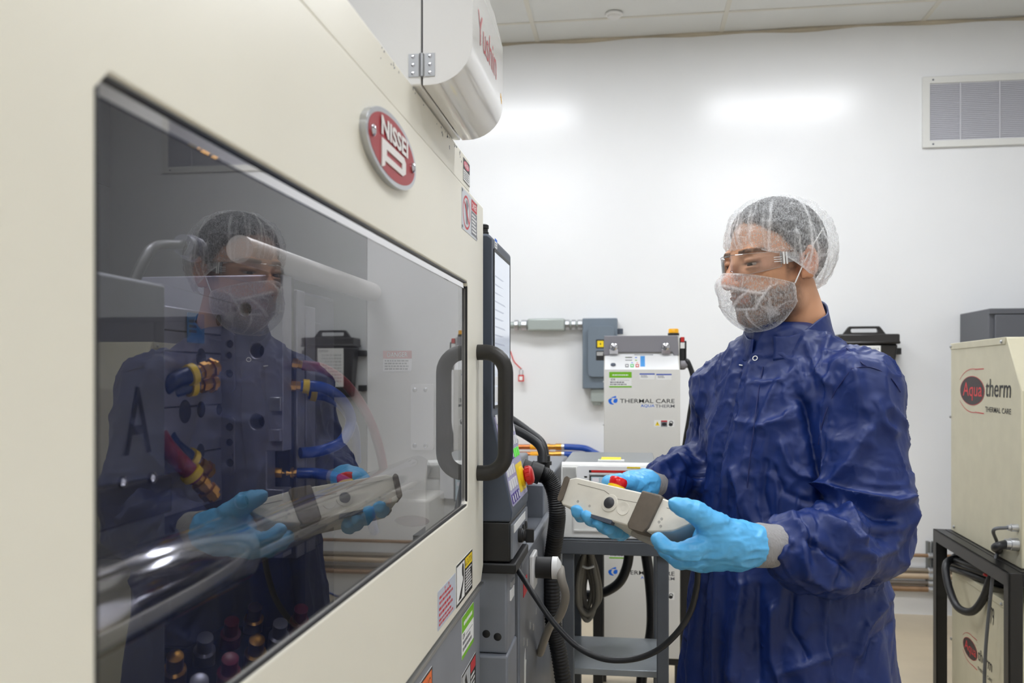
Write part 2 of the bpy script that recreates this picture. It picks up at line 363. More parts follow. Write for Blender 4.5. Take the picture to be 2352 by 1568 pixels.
lab('caution_label', 1.323, 1.461, -.359, -.293, paper, [('r', 0, 0, 1, 1, inkblack), ('r', .03, .06, .49, .94, paper), ('p', [(.12, .1), (.3, .1), (.46, .5), (.44, .86), (.36, .9), (.4, .5)], inkblack), ('o', .38, .75, .05, .16, inkblack), ('r', .53, .7, .97, .95, gyellow), ('t', 'CAUTION', .62, .75, .94, .9, inkblack), ('p', [(.55, .75), (.6, .75), (.575, .9)], inkblack), ('l', .55, .08, .96, .66, 8, paper)], 'black and white CAUTION label with yellow header')
lab('red_print_label', 1.1945, 1.3186, -.357, -.302, mat('pale_blue_label', (186, 192, 204), .45), [('l', .08, .6, .92, .86, 2, pink), ('l', .06, .3, .9, .58, 2, pink), ('l', .06, .06, .94, .28, 2, pink), ('t', '! !', .36, .86, .62, .96, pink)], 'pale label with lines of red print')
# grey base below the door
bx = DX-.004
mb = MB(); box(mb, (bx-.03, -.55, .05), (bx, 1.565, zc(-.376)), grey); base = obj('base_panel', mb, mach, bevel=.004, label='grey lower base panel')
mb = MB(); box(mb, (bx-.004, -.55, zc(-.379)), (bx+.006, 1.57, zc(-.3745)), alum); obj('base_edge_strip', mb, mach, label='worn bare metal edge strip')
lab('release_sticker', 1.39, 1.495, -.461, -.392, paper, [('r', 0, .62, 1, 1, green), ('r', 0, 0, 1, .1, green), ('l', .15, .72, .9, .88, 1, paper), ('t', 'IDR', .06, .46, .24, .58, inkblack), ('r', .3, .47, .9, .485, inkblack), ('l', .06, .14, .9, .44, 2, inkgrey)], 'green and white release sticker on grey base', x=bx)
lab('warning_label', 1.035, 1.178, -.47, -.399, paper, [('r', 0, 0, 1, 1, inkblack), ('r', .03, .5, .97, .95, orange), ('t', 'WARNING', .3, .6, .92, .85, inkblack), ('p', [(.08, .58), (.22, .58), (.15, .88)], inkblack), ('l', .06, .06, .94, .46, 4, paper)], 'orange WARNING label on grey base', x=bx)
lab('figure_label', 1.388, 1.517, -.56, -.486, paper, [('r', 0, 0, 1, 1, inkblack), ('r', .03, .05, .58, .95, silver), ('p', [(.15, .1), (.3, .5), (.2, .8), (.3, .9), (.4, .6), (.5, .4), (.45, .1), (.36, .4)], inkblack), ('r', .61, .7, .97, .95, pink), ('l', .62, .08, .95, .66, 5, paper)], 'warning label with running figure on grey base', x=bx)
# --- inside of the machine
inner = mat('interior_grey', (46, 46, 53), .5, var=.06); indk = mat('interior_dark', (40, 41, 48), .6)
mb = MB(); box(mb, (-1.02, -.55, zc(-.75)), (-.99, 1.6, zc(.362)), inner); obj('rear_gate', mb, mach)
mb = MB(); box(mb, (-1.0, 1.548, zc(-.75)), (-.482, 1.57, zc(.362)), indk); box(mb, (-1.0, 1.55, zc(.362)), (-.62, 1.57, zc(.85)), indk); obj('bulkhead_and_blocker', mb, mach)  # upper box added to block the bright room beyond
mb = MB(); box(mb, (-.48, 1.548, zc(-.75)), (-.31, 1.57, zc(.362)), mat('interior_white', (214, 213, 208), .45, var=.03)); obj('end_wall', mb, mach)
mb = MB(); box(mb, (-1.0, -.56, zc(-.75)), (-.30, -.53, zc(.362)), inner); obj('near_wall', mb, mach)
mb = MB(); box(mb, (-1.02, -.55, zc(.364)), (-.99, 1.07, zc(.85)), indk); box(mb, (-1.02, 1.07, zc(.364)), (-.99, 1.6, zc(.85)), indk); obj('added_rear_guard', mb, mach)  # dark guard added so the bright room behind stays hidden
mb = MB(); box(mb, (-1.0, -.55, zc(.345)), (DX-.076, .25, zc(.362)), indk); obj('added_roof_plate', mb, mach)  # plate added over the near end to keep the interior dark
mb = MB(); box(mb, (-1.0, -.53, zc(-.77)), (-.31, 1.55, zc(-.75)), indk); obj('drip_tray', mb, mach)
mb = MB(); box(mb, (-.78, 1.26, zc(-.42)), (-.49, 1.40, zc(.13)), steeldk); obj('fixed_platen', mb, mach, bevel=.006)
mb = MB(); box(mb, (-.76, .66, zc(-.40)), (-.50, .885, zc(.10)), mat('platen_grey', (112, 114, 122), .45, metal=.3, var=.1)); plat = obj('moving_platen', mb, mach, bevel=.004)
mb = MB(); a, b = onX(285, 1047, -.4995), onX(347, 900, -.4995); text(mb, 'A', a, Y, Z, inkblack, b.y-a.y, (900-1047)/-2000*.93); obj('lettering', mb, plat, smooth=0, label='black stencilled letter A')
mb = MB(); box(mb, (-.55, .68, zc(-.145)), (-.488, .878, zc(-.105)), inner); bar = obj('platen_bar', mb, mach, bevel=.003)
for px, py in ((278, 1107), (346, 1097)):
    mb = MB(); p = onX(px, py, -.488); lathe(mb, p, X, [(0, .006), (.004, .006), (.006, .003)], chrome, 12); obj('bolt', mb, bar)
def barY(name, px, py, x, r, y0, y1, mt, extra=None, label=None):
    p = onX(px, py, x); mb = MB(); lathe(mb, (x, y0, p.z), Y, [(0, r), (y1-y0, r)], mt, 40)
    if extra: lathe(mb, (x, extra[0], p.z), Y, [(0, r), (.001, extra[2]-.004), (.008, extra[2]), (extra[1]-extra[0]-.008, extra[2]), (extra[1]-extra[0], extra[2]-.004)], mt, 40)
    return obj(name, mb, mach, label=label)
barY('tie_bar', 560, 1250, -.385, .025, -.5, 1.545, chrome, (.50, .80, .034), 'polished chrome tie bar, lower front')
barY('tie_bar', 760, 640, -.47, .017, 1.0, 1.545, mat('bar_alum', (214, 210, 202), .3, metal=.4), None, 'pale polished tie bar, upper front')
barY('tie_bar', 560, 1000, -.86, .03, -.5, 1.545, chrome, None, 'polished chrome tie bar, lower rear')
# white plate with four screws and a notice, on the end wall
p0, p1 = onY(946, 1032, 1.547), onY(998, 882, 1.547)
mb = MB(); prism(mb, rrect(p0.x, p0.z, p1.x, p1.z, .004), (0, 1.546, 0), X, Z, -Y, .006, white); pl = obj('cover_plate', mb, mach, bevel=.001, label='white plate with four screws')
for px in (953, 978):
    for py in (895, 1023):
        mb = MB(); q = onY(px, py, 1.54); lathe(mb, q, -Y, [(0, .0042), (.002, .0042), (.003, .002)], alum, 12); obj('screw', mb, pl)
p0, p1 = onY(880, 853, 1.547), onY(946, 805, 1.547)
sticker('danger_notice', (p0.x, 1.547, p0.z), X, Z, p1.x-p0.x, p1.z-p0.z, paper, [('r', 0, .62, 1, 1, pink), ('t', 'DANGER', .15, .7, .85, .92, paper), ('l', .06, .06, .94, .58, 4, inkgrey)], mach, label='small DANGER notice inside the machine')
mb = MB(); box(mb, (-.66, 1.42, zc(-.45)), (-.335, 1.546, zc(-.205)), cream); led = obj('inner_ledge', mb, mach, bevel=.005)
p = onY(946, 1196, 1.4195); mb = MB(); prism(mb, ellipse(p.x, p.z, .03, .009, 28), (0, 1.42, 0), X, Z, -Y, .001, mat('oval_red', (110, 24, 40), .4)); obj('oval_badge', mb, led, smooth=0, label='dark red oval badge')
# hose manifold at the bottom
mb = MB(); box(mb, (-.62, .82, zc(-.46)), (-.44, 1.30, zc(-.38)), indk); man = obj('hose_manifold', mb, mach, bevel=.004)
for i in range(6):
    for j in range(2):
        y = .86+i*.075; x = -.49-j*.07
        mb = MB(); lathe(mb, (x, y, zc(-.38)), (.3, -.5, .8), [(0, .014), (.03, .014), (.032, .010), (.055, .010), (.056, .006)], (brass, steel, redhose)[(i+j) % 3], 16); obj('port', mb, man)
# --- machine body beyond the door (injection side)
bodyg = mat('body_grey', (120, 124, 132), .33, metal=.35, var=.12, vscale=10)
mb = MB(); box(mb, (-.95, 1.60, .05), (-.345, 1.72, zc(-.37)), grey); obj('frame_column', mb, mach, bevel=.004)
mb = MB(); box(mb, (-.95, 1.745, .05), (-.223, 2.40, zc(-.39)), bodyg); box(mb, (-.235, 1.745, zc(-.39)), (-.219, 2.40, zc(-.372)), bodyg); body = obj('bed_cover', mb, mach, bevel=.004, label='grey steel bed cover on the injection side')
mb = MB(); box(mb, (-.95, 1.90, zc(-.39)), (-.29, 2.46, zc(-.215)), bodyg); box(mb, (-.80, 2.0, zc(-.215)), (-.31, 2.40, zc(-.17)), alum); obj('injection_unit', mb, mach, bevel=.006)
mb = MB(); box(mb, (-.95, 2.42, .05), (-.24, 3.3, zc(-.30)), bodyg); obj('rear_body', mb, mach, bevel=.005)
for i in range(5):
    mb = MB(); y = 1.80+i*.06; box(mb, (-.2232, y, zc(-.56-.02*(i % 2))), (-.2215, y+.01, zc(-.545-.02*(i % 2))), alum); obj('cover_clip', mb, body, smooth=0)
mb = MB(); prism(mb, [(1.815, zc(-.70)), (1.838, zc(-.685)), (1.842, zc(-.62)), (1.85, zc(-.605)), (1.836, zc(-.60)), (1.832, zc(-.575)), (1.818, zc(-.60))], (-.2232, 0, 0), Y, Z, X, .0008, paper); obj('torn_sticker', mb, body, smooth=0, label='torn white paper sticker')
mb = MB(); box(mb, (-.2232, 1.80, zc(-.46)), (-.2218, 1.86, zc(-.425)), pink); obj('red_sticker', mb, body, smooth=0, label='small red sticker')
# black socket connector with white flange and grey cable loop
p = onX(1222, 1302, -.222)
mb = MB(); box(mb, (-.223, p.y-.05, p.z-.045), (-.213, p.y+.03, p.z+.035), white); conn = obj('socket_flange', mb, mach, bevel=.003, label='white plug socket flange')
mb = MB(); lathe(mb, (-.213, p.y, p.z), X, [(0, .024), (.035, .024), (.037, .021)], black, 24); lathe(mb, (-.176, p.y, p.z), X, [(0, .025), (.012, .025), (.02, .012)], paper, 24); obj('plug', mb, conn)
mb = MB(); tube(mb, [(-.158, p.y, p.z), W(1290, 1330, 1.93), W(1299, 1370, 1.93), W(1285, 1415, 1.96), W(1262, 1440, 2.0), W(1240, 1500, 2.08)], .0095, mat('grey_cable', (148, 142, 132), .55), seg=12)
obj('cable', mb, conn, smooth=60)
# ================================================================== CONTROL PANEL ON PEDESTAL
hmi = thing('control_panel', (-.29, 1.72, 0), 'dark blue-grey machine control panel with tall screen beside the safety door', 'control panel')
prof = [(-.345, .267), (-.265, .267), (-.257, .26), (-.257, -.07), (-.219, -.252), (-.221, -.27), (-.345, -.27)]
mb = MB(); prism(mb, [(a, zc(b)) for a, b in prof], (0, 1.60, 0), X, Z, Y, .255, greydk); obj('housing', mb, hmi, bevel=.004)
mb = MB(); prism(mb, rrect(1.618, zc(-.06), 1.838, zc(.242), .004), (-.2572, 0, 0), Y, Z, X, .002, black, holes=[rrect(1.624, zc(-.054), 1.832, zc(.236), .002)]); obj('bezel', mb, hmi)
scr = mat('screen_glow', (196, 204, 216), .12, emit=.32, emitc=(205, 214, 228))
mb = MB(); prism(mb, rrect(1.624, zc(-.054), 1.832, zc(.236), .002), (-.2570, 0, 0), Y, Z, X, .0012, scr)
for i in range(9): prism(mb, [(1.63, zc(.19-i*.016)), (1.65+.13*random.random(), zc(.19-i*.016)), (1.65+.1, zc(.193-i*.016)), (1.63, zc(.193-i*.016))], (-.2558, 0, 0), Y, Z, X, .0001, mat('screen_line', (176, 184, 204), .2, emit=.2))
for i in range(4):
    y = 1.63+.05*i
    prism(mb, [(y, zc(-.048)), (y+.04, zc(-.048)), (y+.04, zc(-.02)), (y, zc(-.02))], (-.2558, 0, 0), Y, Z, X, .0002, (paper, mat('screen_blue', (96, 130, 200), .2, emit=.2), paper, paper)[i])
    prism(mb, [(y, zc(-.016)), (y+.04, zc(-.016)), (y+.04, zc(.0)), (y, zc(.0))], (-.2558, 0, 0), Y, Z, X, .0002, paper)
obj('screen', mb, hmi, smooth=0, label='pale lit display screen')
mb = MB()
for y in (1.625, 1.655):
    lathe(mb, (-.277-(y-1.625)*.4, y, zc(.267)), Z, [(0, .010), (.006, .010), (.007, .0085), (.012, .0085), (.013, .010), (.019, .010), (.021, .007)], black, 14)
obj('cable_gland', mb, hmi, label='black cable glands on top')
sticker('asset_label', (-.2568, 1.63, zc(.245)), Y, Z, .03, .018, paper, [('r', 0, .7, 1, 1, inkblue), ('l', .1, .1, .9, .6, 2, inkgrey)], hmi)
# keypad on the sloping face
KO = Vector((-.257, 1.605, zc(-.07))); KV = Vector((-.219+.257, 0, -.252+.07)); KL = KV.length; KVn = -KV.normalized(); KB = KO+KV; KN = Y.cross(KVn)
def KP(s, t): return KB+Y*(.01+s*.225)+KVn*(t*KL)
lil = mat('keypad_lilac', (168, 164, 196), .45); pads = mat('key_violet', (92, 74, 150), .45); keyw = mat('key_white', (226, 226, 228), .4)
mb = MB(); prism(mb, rrect(.012, .008, .243, KL-.006, .004), KB, Y, KVn, KN, .0012, lil)
prism(mb, rrect(.14, .018, .235, .075, .004), KB, Y, KVn, KN, .0016, gyellow); obj('keypad', mb, hmi, smooth=0, label='lilac keypad membrane with yellow stop field')
mb = MB(); rnd = random.Random(3)
for r in range(7):
    for q in range(8):
        if r < 3 and q > 3: continue
        m_ = (pads, keyw, keyw, pads)[(r+q//4) % 4]
        if r == 3 and q > 4: m_ = mat('key_green', (90, 220, 60), .4, emit=.25)
        prism(mb, rrect(.018+q*.0275, .012+r*.0255, .018+q*.0275+.02, .012+r*.0255+.018, .002, 2), KB+KN*.0012, Y, KVn, KN, .0014, m_)
        if m_ is pads: prism(mb, rrect(.018+q*.0275+.006, .012+r*.0255+.003, .018+q*.0275+.014, .012+r*.0255+.015, .002, 2), KB+KN*.0026, Y, KVn, KN, .0006, keyw)
obj('keys', mb, hmi, smooth=0, kind='stuff', label='rows of white, violet and green keys')
q = KB+Y*.195+KVn*.045
mb = MB(); lathe(mb, q, KN, [(0, .021), (.006, .021), (.008, .017)], yellow, 28); es = obj('emergency_stop', mb, hmi, label='red mushroom stop button on yellow collar')
mb = MB(); lathe(mb, q+KN*.006, KN, [(0, .012), (.004, .013), (.006, .0185), (.016, .019), (.019, .017), (.021, .012), (.0212, 0)], red, 28)
for i in range(14):
    a = i/14*2*math.pi; u_, v_ = perp(KN); cc = q+KN*.012+(u_*math.cos(a)+v_*math.sin(a))*.0186
    cyl(mb, cc, cc+KN*.009, .0016, red, 6)
obj('mushroom_head', mb, es, smooth=50)
# lower switch box, tray and pedestal
mb = MB(); box(mb, (-.345, 1.602, zc(-.345)), (-.223, 1.85, zc(-.2705)), blackm); obj('switch_box', mb, hmi, bevel=.003)
mb = MB(); box(mb, (-.2232, 1.61, zc(-.34)), (-.2195, 1.845, zc(-.277)), grey); box(mb, (-.2196, 1.63, zc(-.295)), (-.2185, 1.80, zc(-.28)), paper); obj('switch_plate', mb, hmi, smooth=0)
ks = thing_k = Vector((-.2195, 1.70, zc(-.312)))
mb = MB(); lathe(mb, ks, X, [(0, .014), (.008, .014), (.01, .011), (.016, .011)], black, 20); box(mb, (ks.x+.014, ks.y-.005, ks.z-.013), (ks.x+.03, ks.y+.005, ks.z+.013), black); obj('selector_switch', mb, hmi, bevel=.001)
mb = MB()
for y in (1.76, 1.80): lathe(mb, (-.2195, y, zc(-.31)), X, [(0, .01), (.004, .01), (.005, .007)], black, 16)
obj('push_button', mb, hmi)
mb = MB(); box(mb, (-.345, 1.598, zc(-.366)), (-.212, 1.80, zc(-.347)), black); obj('tray', mb, hmi, bevel=.003, label='glossy black tray under the switch box')
mb = MB(); box(mb, (-.345, 1.618, zc(-.52)), (-.231, 1.735, zc(-.367)), grey); ped = obj('pedestal', mb, hmi, bevel=.004)
mb = MB(); box(mb, (-.34, 1.605, .06), (-.228, 1.74, zc(-.521)), grey); obj('pedestal_base', mb, hmi, bevel=.004)
mb = MB()
for px, py in ((1117, 1455), (1143, 1462)):
    p = onY(px, py, 1.6185); lathe(mb, p+Y*.002, -Y, [(0, .0075), (.0028, .0075), (.0036, .005), (.0036, 0)], black, 20)
obj('hole_plug', mb, ped)
mb = MB(); box(mb, (-.2312, 1.66, zc(-.405)), (-.227, 1.70, zc(-.395)), alum); box(mb, (-.2312, 1.655, zc(-.43)), (-.2285, 1.70, zc(-.41)), paper); obj('latch', mb, ped, smooth=0)
# ================================================================== TAKE-OUT ROBOT COVER
rob = thing('robot_cover', (-.3, 1.2, zc(.366)), 'white take-out robot cover with rounded bottom standing on the machine top', 'robot cover')
ry0, ry1 = 1.076, 1.335; rx = -.1975; zb = zc(.3685)
pr = [(-.62, zb), (rx-.056, zb)]+[(rx-.056+.056*math.sin(math.radians(a)), zb+.05-.05*math.cos(math.radians(a))) for a in range(10, 91, 10)]+[(rx, zc(.51)), (rx-.012, zc(.56)), (rx-.06, zc(.66)), (rx-.16, zc(.70)), (-.62, zc(.70))]
xs_ = -.2625   # split line
left = [(-.41, zb), (xs_-.0012, zb), (xs_-.0012, zc(.70)), (-.41, zc(.70))]
right = [(xs_+.0012, zb)]+pr[1:-1]; right[-1] = (xs_+.0012, zc(.70))
rwhite = mat('robot_white', (236, 235, 233), .14, spec=.7, coat=.6)
mb = MB(); prism(mb, left, (0, ry0, 0), X, Z, Y, ry1-ry0, rwhite); obj('fixed_housing', mb, rob, bevel=.002)
mb = MB(); prism(mb, right, (0, ry0, 0), X, Z, Y, ry1-ry0, rwhite); rd = obj('hinged_cover', mb, rob, bevel=.0015, smooth=25)
mb = MB(); prism(mb, [(xs_-.002, zb+.002), (xs_+.002, zb+.002), (xs_+.002, zc(.7)), (xs_-.002, zc(.7))], (0, ry0+.003, 0), X, Z, Y, .2, black); obj('gap_seal', mb, rob)
mb = MB(); hz = onY(971, 150, ry0).z
for s in (-1, 1):
    box(mb, (xs_+s*.0105-.0065, ry0-.0015, hz-.0145), (xs_+s*.0105+.0065, ry0, hz+.0145), alum)
    for k in (-1, 0, 1): lathe(mb, (xs_+s*.011, ry0-.0014, hz+k*.0105), -Y, [(0, .0022), (.0008, .0022), (.0011, .001)], chrome, 10)
cyl(mb, (xs_, ry0-.001, hz-.0145), (xs_, ry0-.001, hz+.0145), .003, alum, 12)
obj('hinge', mb, rob, label='small metal hinge')
mb = MB(); text(mb, 'Yushin', (rx, 1.115, zc(.437)), Y, Z, mat('robot_red', (170, 40, 48), .4), .155, .042, bold=0); obj('lettering', mb, rd, smooth=0, label='red Yushin lettering')
mb = MB()
for i in range(3): box(mb, (rx, 1.312+.004*i, zc(.425-.003*i)), (rx+.0003, 1.317+.004*i, zc(.432-.003*i)), mat('amber_tag', (226, 176, 70), .5))
obj('amber_sticker', mb, rd, smooth=0)
# ================================================================== MOULD INSIDE THE MACHINE
mold = thing('injection_mold', (-.55, 1.05, zc(-.24)), 'dark steel injection mould of stacked plates behind the window', 'mould')
xN, yF = -.541, 1.10
zs = [onX(505, v, xN).z for v in (720, 770, 813, 928, 1030, 1150)]
for i in range(5):
    mb = MB(); box(mb, (-.70, .895, zs[i+1]+.0006), (xN, yF-.001, zs[i]-.0006), steel); b = obj('mold_plate', mb, mold, bevel=.0012)
for px, py, r in ((502, 735, .006), (503, 940, .006), (425, 945, .013), (462, 940, .009), (460, 1037, .009), (462, 822, .011)):
    mb = MB(); p = onX(px, py, xN); lathe(mb, p, X, [(0, r+.0015), (.0006, r+.001), (.0006, r), (.0004, r*.9), (.0004, 0)], indk, 20); obj('bolt_hole_disc', mb, mold)  # flat dark discs put the shade of recessed holes into colour
# large plate facing the viewer with real bolt holes
def pY(px, py): p = onY(px, py, yF); return (p.x, p.z)
ppm = 2000/1.155
hol = []
for px, py, r in ((590, 805, 17), (590, 968, 18), (563, 710, 15), (555, 1152, 16)):
    a = pY(px, py); hol.append(ellipse(a[0], a[1], r/ppm, r/ppm, 20))
xR_ = pY(650, 900)[0]
notch = [(-.66, zc(-.24)), (xR_, zc(-.24)), (xR_, pY(0, 1112)[1]), (pY(612, 0)[0], pY(0, 1112)[1]), (pY(612, 0)[0], pY(0, 1028)[1]), (xR_, pY(0, 1028)[1]), (xR_, zc(.135)), (-.66, zc(.135))]
mb = MB(); prism(mb, notch, (0, yF+.03, 0), X, Z, -Y, .03, steel, holes=hol); big = obj('cavity_plate', mb, mold, bevel=.0012)
for z0, z1, cs in ((763, 900, ((530, 790, 9.5), (528, 816, 8.5), (529, 858, 10))), (957, 1090, ((529, 980, 10), (529, 1015, 9), (530, 1062, 10)))):
    a, b = pY(511, z1), pY(541, z0)
    mb = MB(); prism(mb, [(a[0], a[1]), (b[0]-.004, a[1]), (b[0], a[1]+.004), (b[0], b[1]-.004), (b[0]-.004, b[1]), (a[0], b[1])], (0, yF, 0), X, Z, -Y, .004, steel, holes=[ellipse(*pY(px, py), r/ppm, r/ppm, 18) for px, py, r in cs]); pad = obj('insert_pad', mb, mold, bevel=.0006)
    for px, py, r in cs:
        mb = MB(); p = pY(px, py); lathe(mb, (p[0], yF-.0005, p[1]), -Y, [(0, r/ppm*.98), (.0006, r/ppm*.7), (.0006, r/ppm*.4), (.0002, r/ppm*.35), (.0002, 0)], steeldk, 16); obj('socket_screw', mb, pad)
mb = MB(); box(mb, (-.66, yF+.031, zc(-.24)), (xR_-.003, yF+.045, zc(.135)), indk); obj('hole_shade_plate', mb, mold)  # dark plate added behind the holes as their shade
for k, (y0, y1, x) in enumerate(((1.146, 1.176, xR_+.001), (1.178, 1.215, xR_+.002), (1.217, 1.255, xR_-.004))):
    mb = MB(); box(mb, (-.66, y0, zc(-.25)), (x, y1, zc(.12-.02*k)), steel if k < 2 else steeldk); obj('mold_plate', mb, mold, bevel=.0015)
a, b = pY(623, 943), pY(648, 912); mb = MB(); box(mb, (a[0], yF-.006, a[1]), (b[0], yF, b[1]), alum); obj('locating_block', mb, mold, bevel=.0006)
a, b = pY(623, 1012), pY(648, 985); mb = MB(); box(mb, (a[0], yF-.008, a[1]), (b[0], yF, b[1]), steel); obj('locating_block', mb, mold, bevel=.0006)
eng = mat('engraved', (150, 150, 158), .4)
for s, py in (('2-001A', 900), ('2-004A', 1085)):
    mb = MB(); p = onY(552, py, yF-.0003); text(mb, s, p+Vector((.006, 0, 0)), Z, -X, eng, .032, .0045, .0002, N=-Y); obj('engraving', mb, big, smooth=0, label='engraved part number')
# blue tag on the mould
p0, p1 = onX(433, 786, xN+.004), onX(472, 722, xN+.004)
sticker('blue_tag', (xN+.002, p0.y, p0.z), Y, Z, p1.y-p0.y, p1.z-p0.z, mat('tag_blue', (20, 96, 150), .5), [('l', .1, .3, .6, .8, 3, inkblack)], mold, label='blue tag on the mould')
# cooling hoses
def hose(name, pts, r, mt, label, fit=None, clamp=None, group=None, clampm=None):
    t = thing(name, pts[0], label, 'hose', group)
    mb = MB(); tube(mb, pts, r, mt, seg=14, n=10); obj('hose_body', mb, t, smooth=60)
    P0, d = Vector(pts[0]), (Vector(pts[0])-Vector(pts[1])).normalized()
    if fit:
        mb = MB(); lathe(mb, P0, d, [(-.004, r*.8), (.006, r*.8), (.0065, r*1.05), (.014, r*1.05), (.0145, r*.85), (.02, r*.85), (.0205, r*1.2), (fit-.006, r*1.2), (fit-.005, r*.8), (fit, r*.8)], brass, 8); obj('brass_fitting', mb, t, smooth=30)
    if clamp:
        mb = MB(); lathe(mb, P0, d, [(-.012, r*1.01), (-.0115, r*1.28), (-.0035, r*1.28), (-.003, r*1.01)], clampm or yellow, 18); obj('clamp_ring', mb, t)
    return t
hose('cooling_hose', [W(694, 838, 1.20), W(745, 848, 1.21), W(800, 888, 1.25), W(848, 962, 1.30), W(876, 1050, 1.36), W(890, 1150, 1.42)], .0072, redhose, 'red cooling hose arching right from the mould', fit=.026)
hose('cooling_hose', [W(690, 886, 1.19), W(742, 890, 1.20), W(786, 920, 1.22), W(806, 966, 1.24), W(786, 1012, 1.23), W(740, 1034, 1.21), W(690, 1040, 1.19)], .0078, bluehose, 'blue cooling hose looping back to the mould', fit=.026, clamp=True)
hose('cooling_hose', [W(708, 905, 1.24), W(752, 912, 1.25), W(790, 938, 1.28), W(815, 990, 1.33), W(820, 1060, 1.38)], .0070, bluehose, 'blue cooling hose behind the looped one', fit=.02, clamp=True)
hose('cooling_hose', [W(684, 1086, 1.19), W(736, 1088, 1.19), W(790, 1104, 1.21), W(836, 1140, 1.24), W(860, 1220, 1.3)], .0074, bluehose, 'blue cooling hose with shiny brass fitting low on the mould', fit=.042)
hose('cooling_hose', [W(452, 856, 1.06), W(420, 866, 1.045), W(388, 882, 1.03), W(350, 920, 1.04), W(330, 990, 1.06)], .0105, bluehose_shaded, 'dark blue hose entering the mould left side, upper', fit=.03, clamp=True)
hose('cooling_hose', [W(450, 884, 1.075), W(420, 888, 1.06), W(388, 905, 1.05), W(350, 960, 1.06), W(340, 1020, 1.08)], .0105, bluehose_shaded, 'dark blue hose entering the mould left side, just below', fit=.03, clamp=True)
hose('cooling_hose', [W(446, 1060, 1.06), W(420, 1042, 1.045), W(395, 1020, 1.04), W(380, 985, 1.045), W(384, 930, 1.06)], .0105, bluehose_shaded, 'dark hose entering the mould left side with white tie', fit=.03, clamp=True)
hose('cooling_hose', [W(450, 1098, 1.03), W(425, 1072, 1.02), W(398, 1044, 1.015), W(372, 1010, 1.02), W(350, 960, 1.04)], .0105, redhose, 'dark red hose entering the mould left side', fit=.035, clamp=True)
# dark bent arm inside, left of the mould
arm = thing('bent_conduit', W(300, 720, .95), 'dark bent conduit inside the machine left of the mould', 'conduit')
mb = MB(); tube(mb, [W(262, 760, .90), W(290, 690, .92), W(330, 600, .95), W(360, 566, .98), (W(420, 562, 1.05))], .006, blackm, seg=14); obj('conduit_body', mb, arm, smooth=60)
mb = MB(); q = W(420, 562, 1.05); lathe(mb, q, FV, [(0, .013), (.02, .013), (.022, .016), (.04, .016)], steeldk, 14); obj('end_fitting', mb, arm)
# ================================================================== TEMPERATURE CONTROL UNITS
unitw = mat('unit_grey_white', (212, 210, 204), .4, var=.03, vscale=5, bump=.06, bscale=500, bdist=.0003)
panelw = mat('panel_white', (244, 245, 246), .35)
lidg = mat('lid_grey', (138, 136, 142), .45)
def logo_thermal(mb, O, U, V, s, M=None):
    """swirl mark and words, s = total width"""
    def pt(l): return [(a*s, b*s) for a, b in l]
    prism(mb, pt([(.03, .098), (.10, .125), (.115, .13), (.12, .098)]), O, U, V, U.cross(V), .0005, inkblue, M=M)
    outer = [(.0, .045), (.005, .075), (.03, .088), (.065, .087), (.05, .07), (.045, .045), (.06, .02), (.09, .003), (.06, -.004), (.02, .01)]
    prism(mb, pt(outer), O, U, V, U.cross(V), .0005, inkblue, M=M)
    prism(mb, pt([(.075, .045), (.085, .075), (.105, .088), (.138, .086), (.14, .05), (.125, .025), (.10, .02), (.08, .03)]), O, U, V, U.cross(V), .0005, inkblue, M=M)
    text(mb, 'THERMAL CARE', O+U*(.175*s)+V*(.022*s), U, V, inkblack, .81*s, .062*s, .0005, M=M)
    text(mb, 'AQUA', O+U*(.485*s)+V*(-.045*s), U, V, inkblue, .205*s, .046*s, .0005, M=M)
    text(mb, 'THERM', O+U*(.70*s)+V*(-.045*s), U, V, inkgrey, .285*s, .046*s, .0005, M=M)
ty = 3.62; tx0 = onY(1387, 800, ty).x; tx1 = onY(1562, 800, ty).x; tw = tx1-tx0
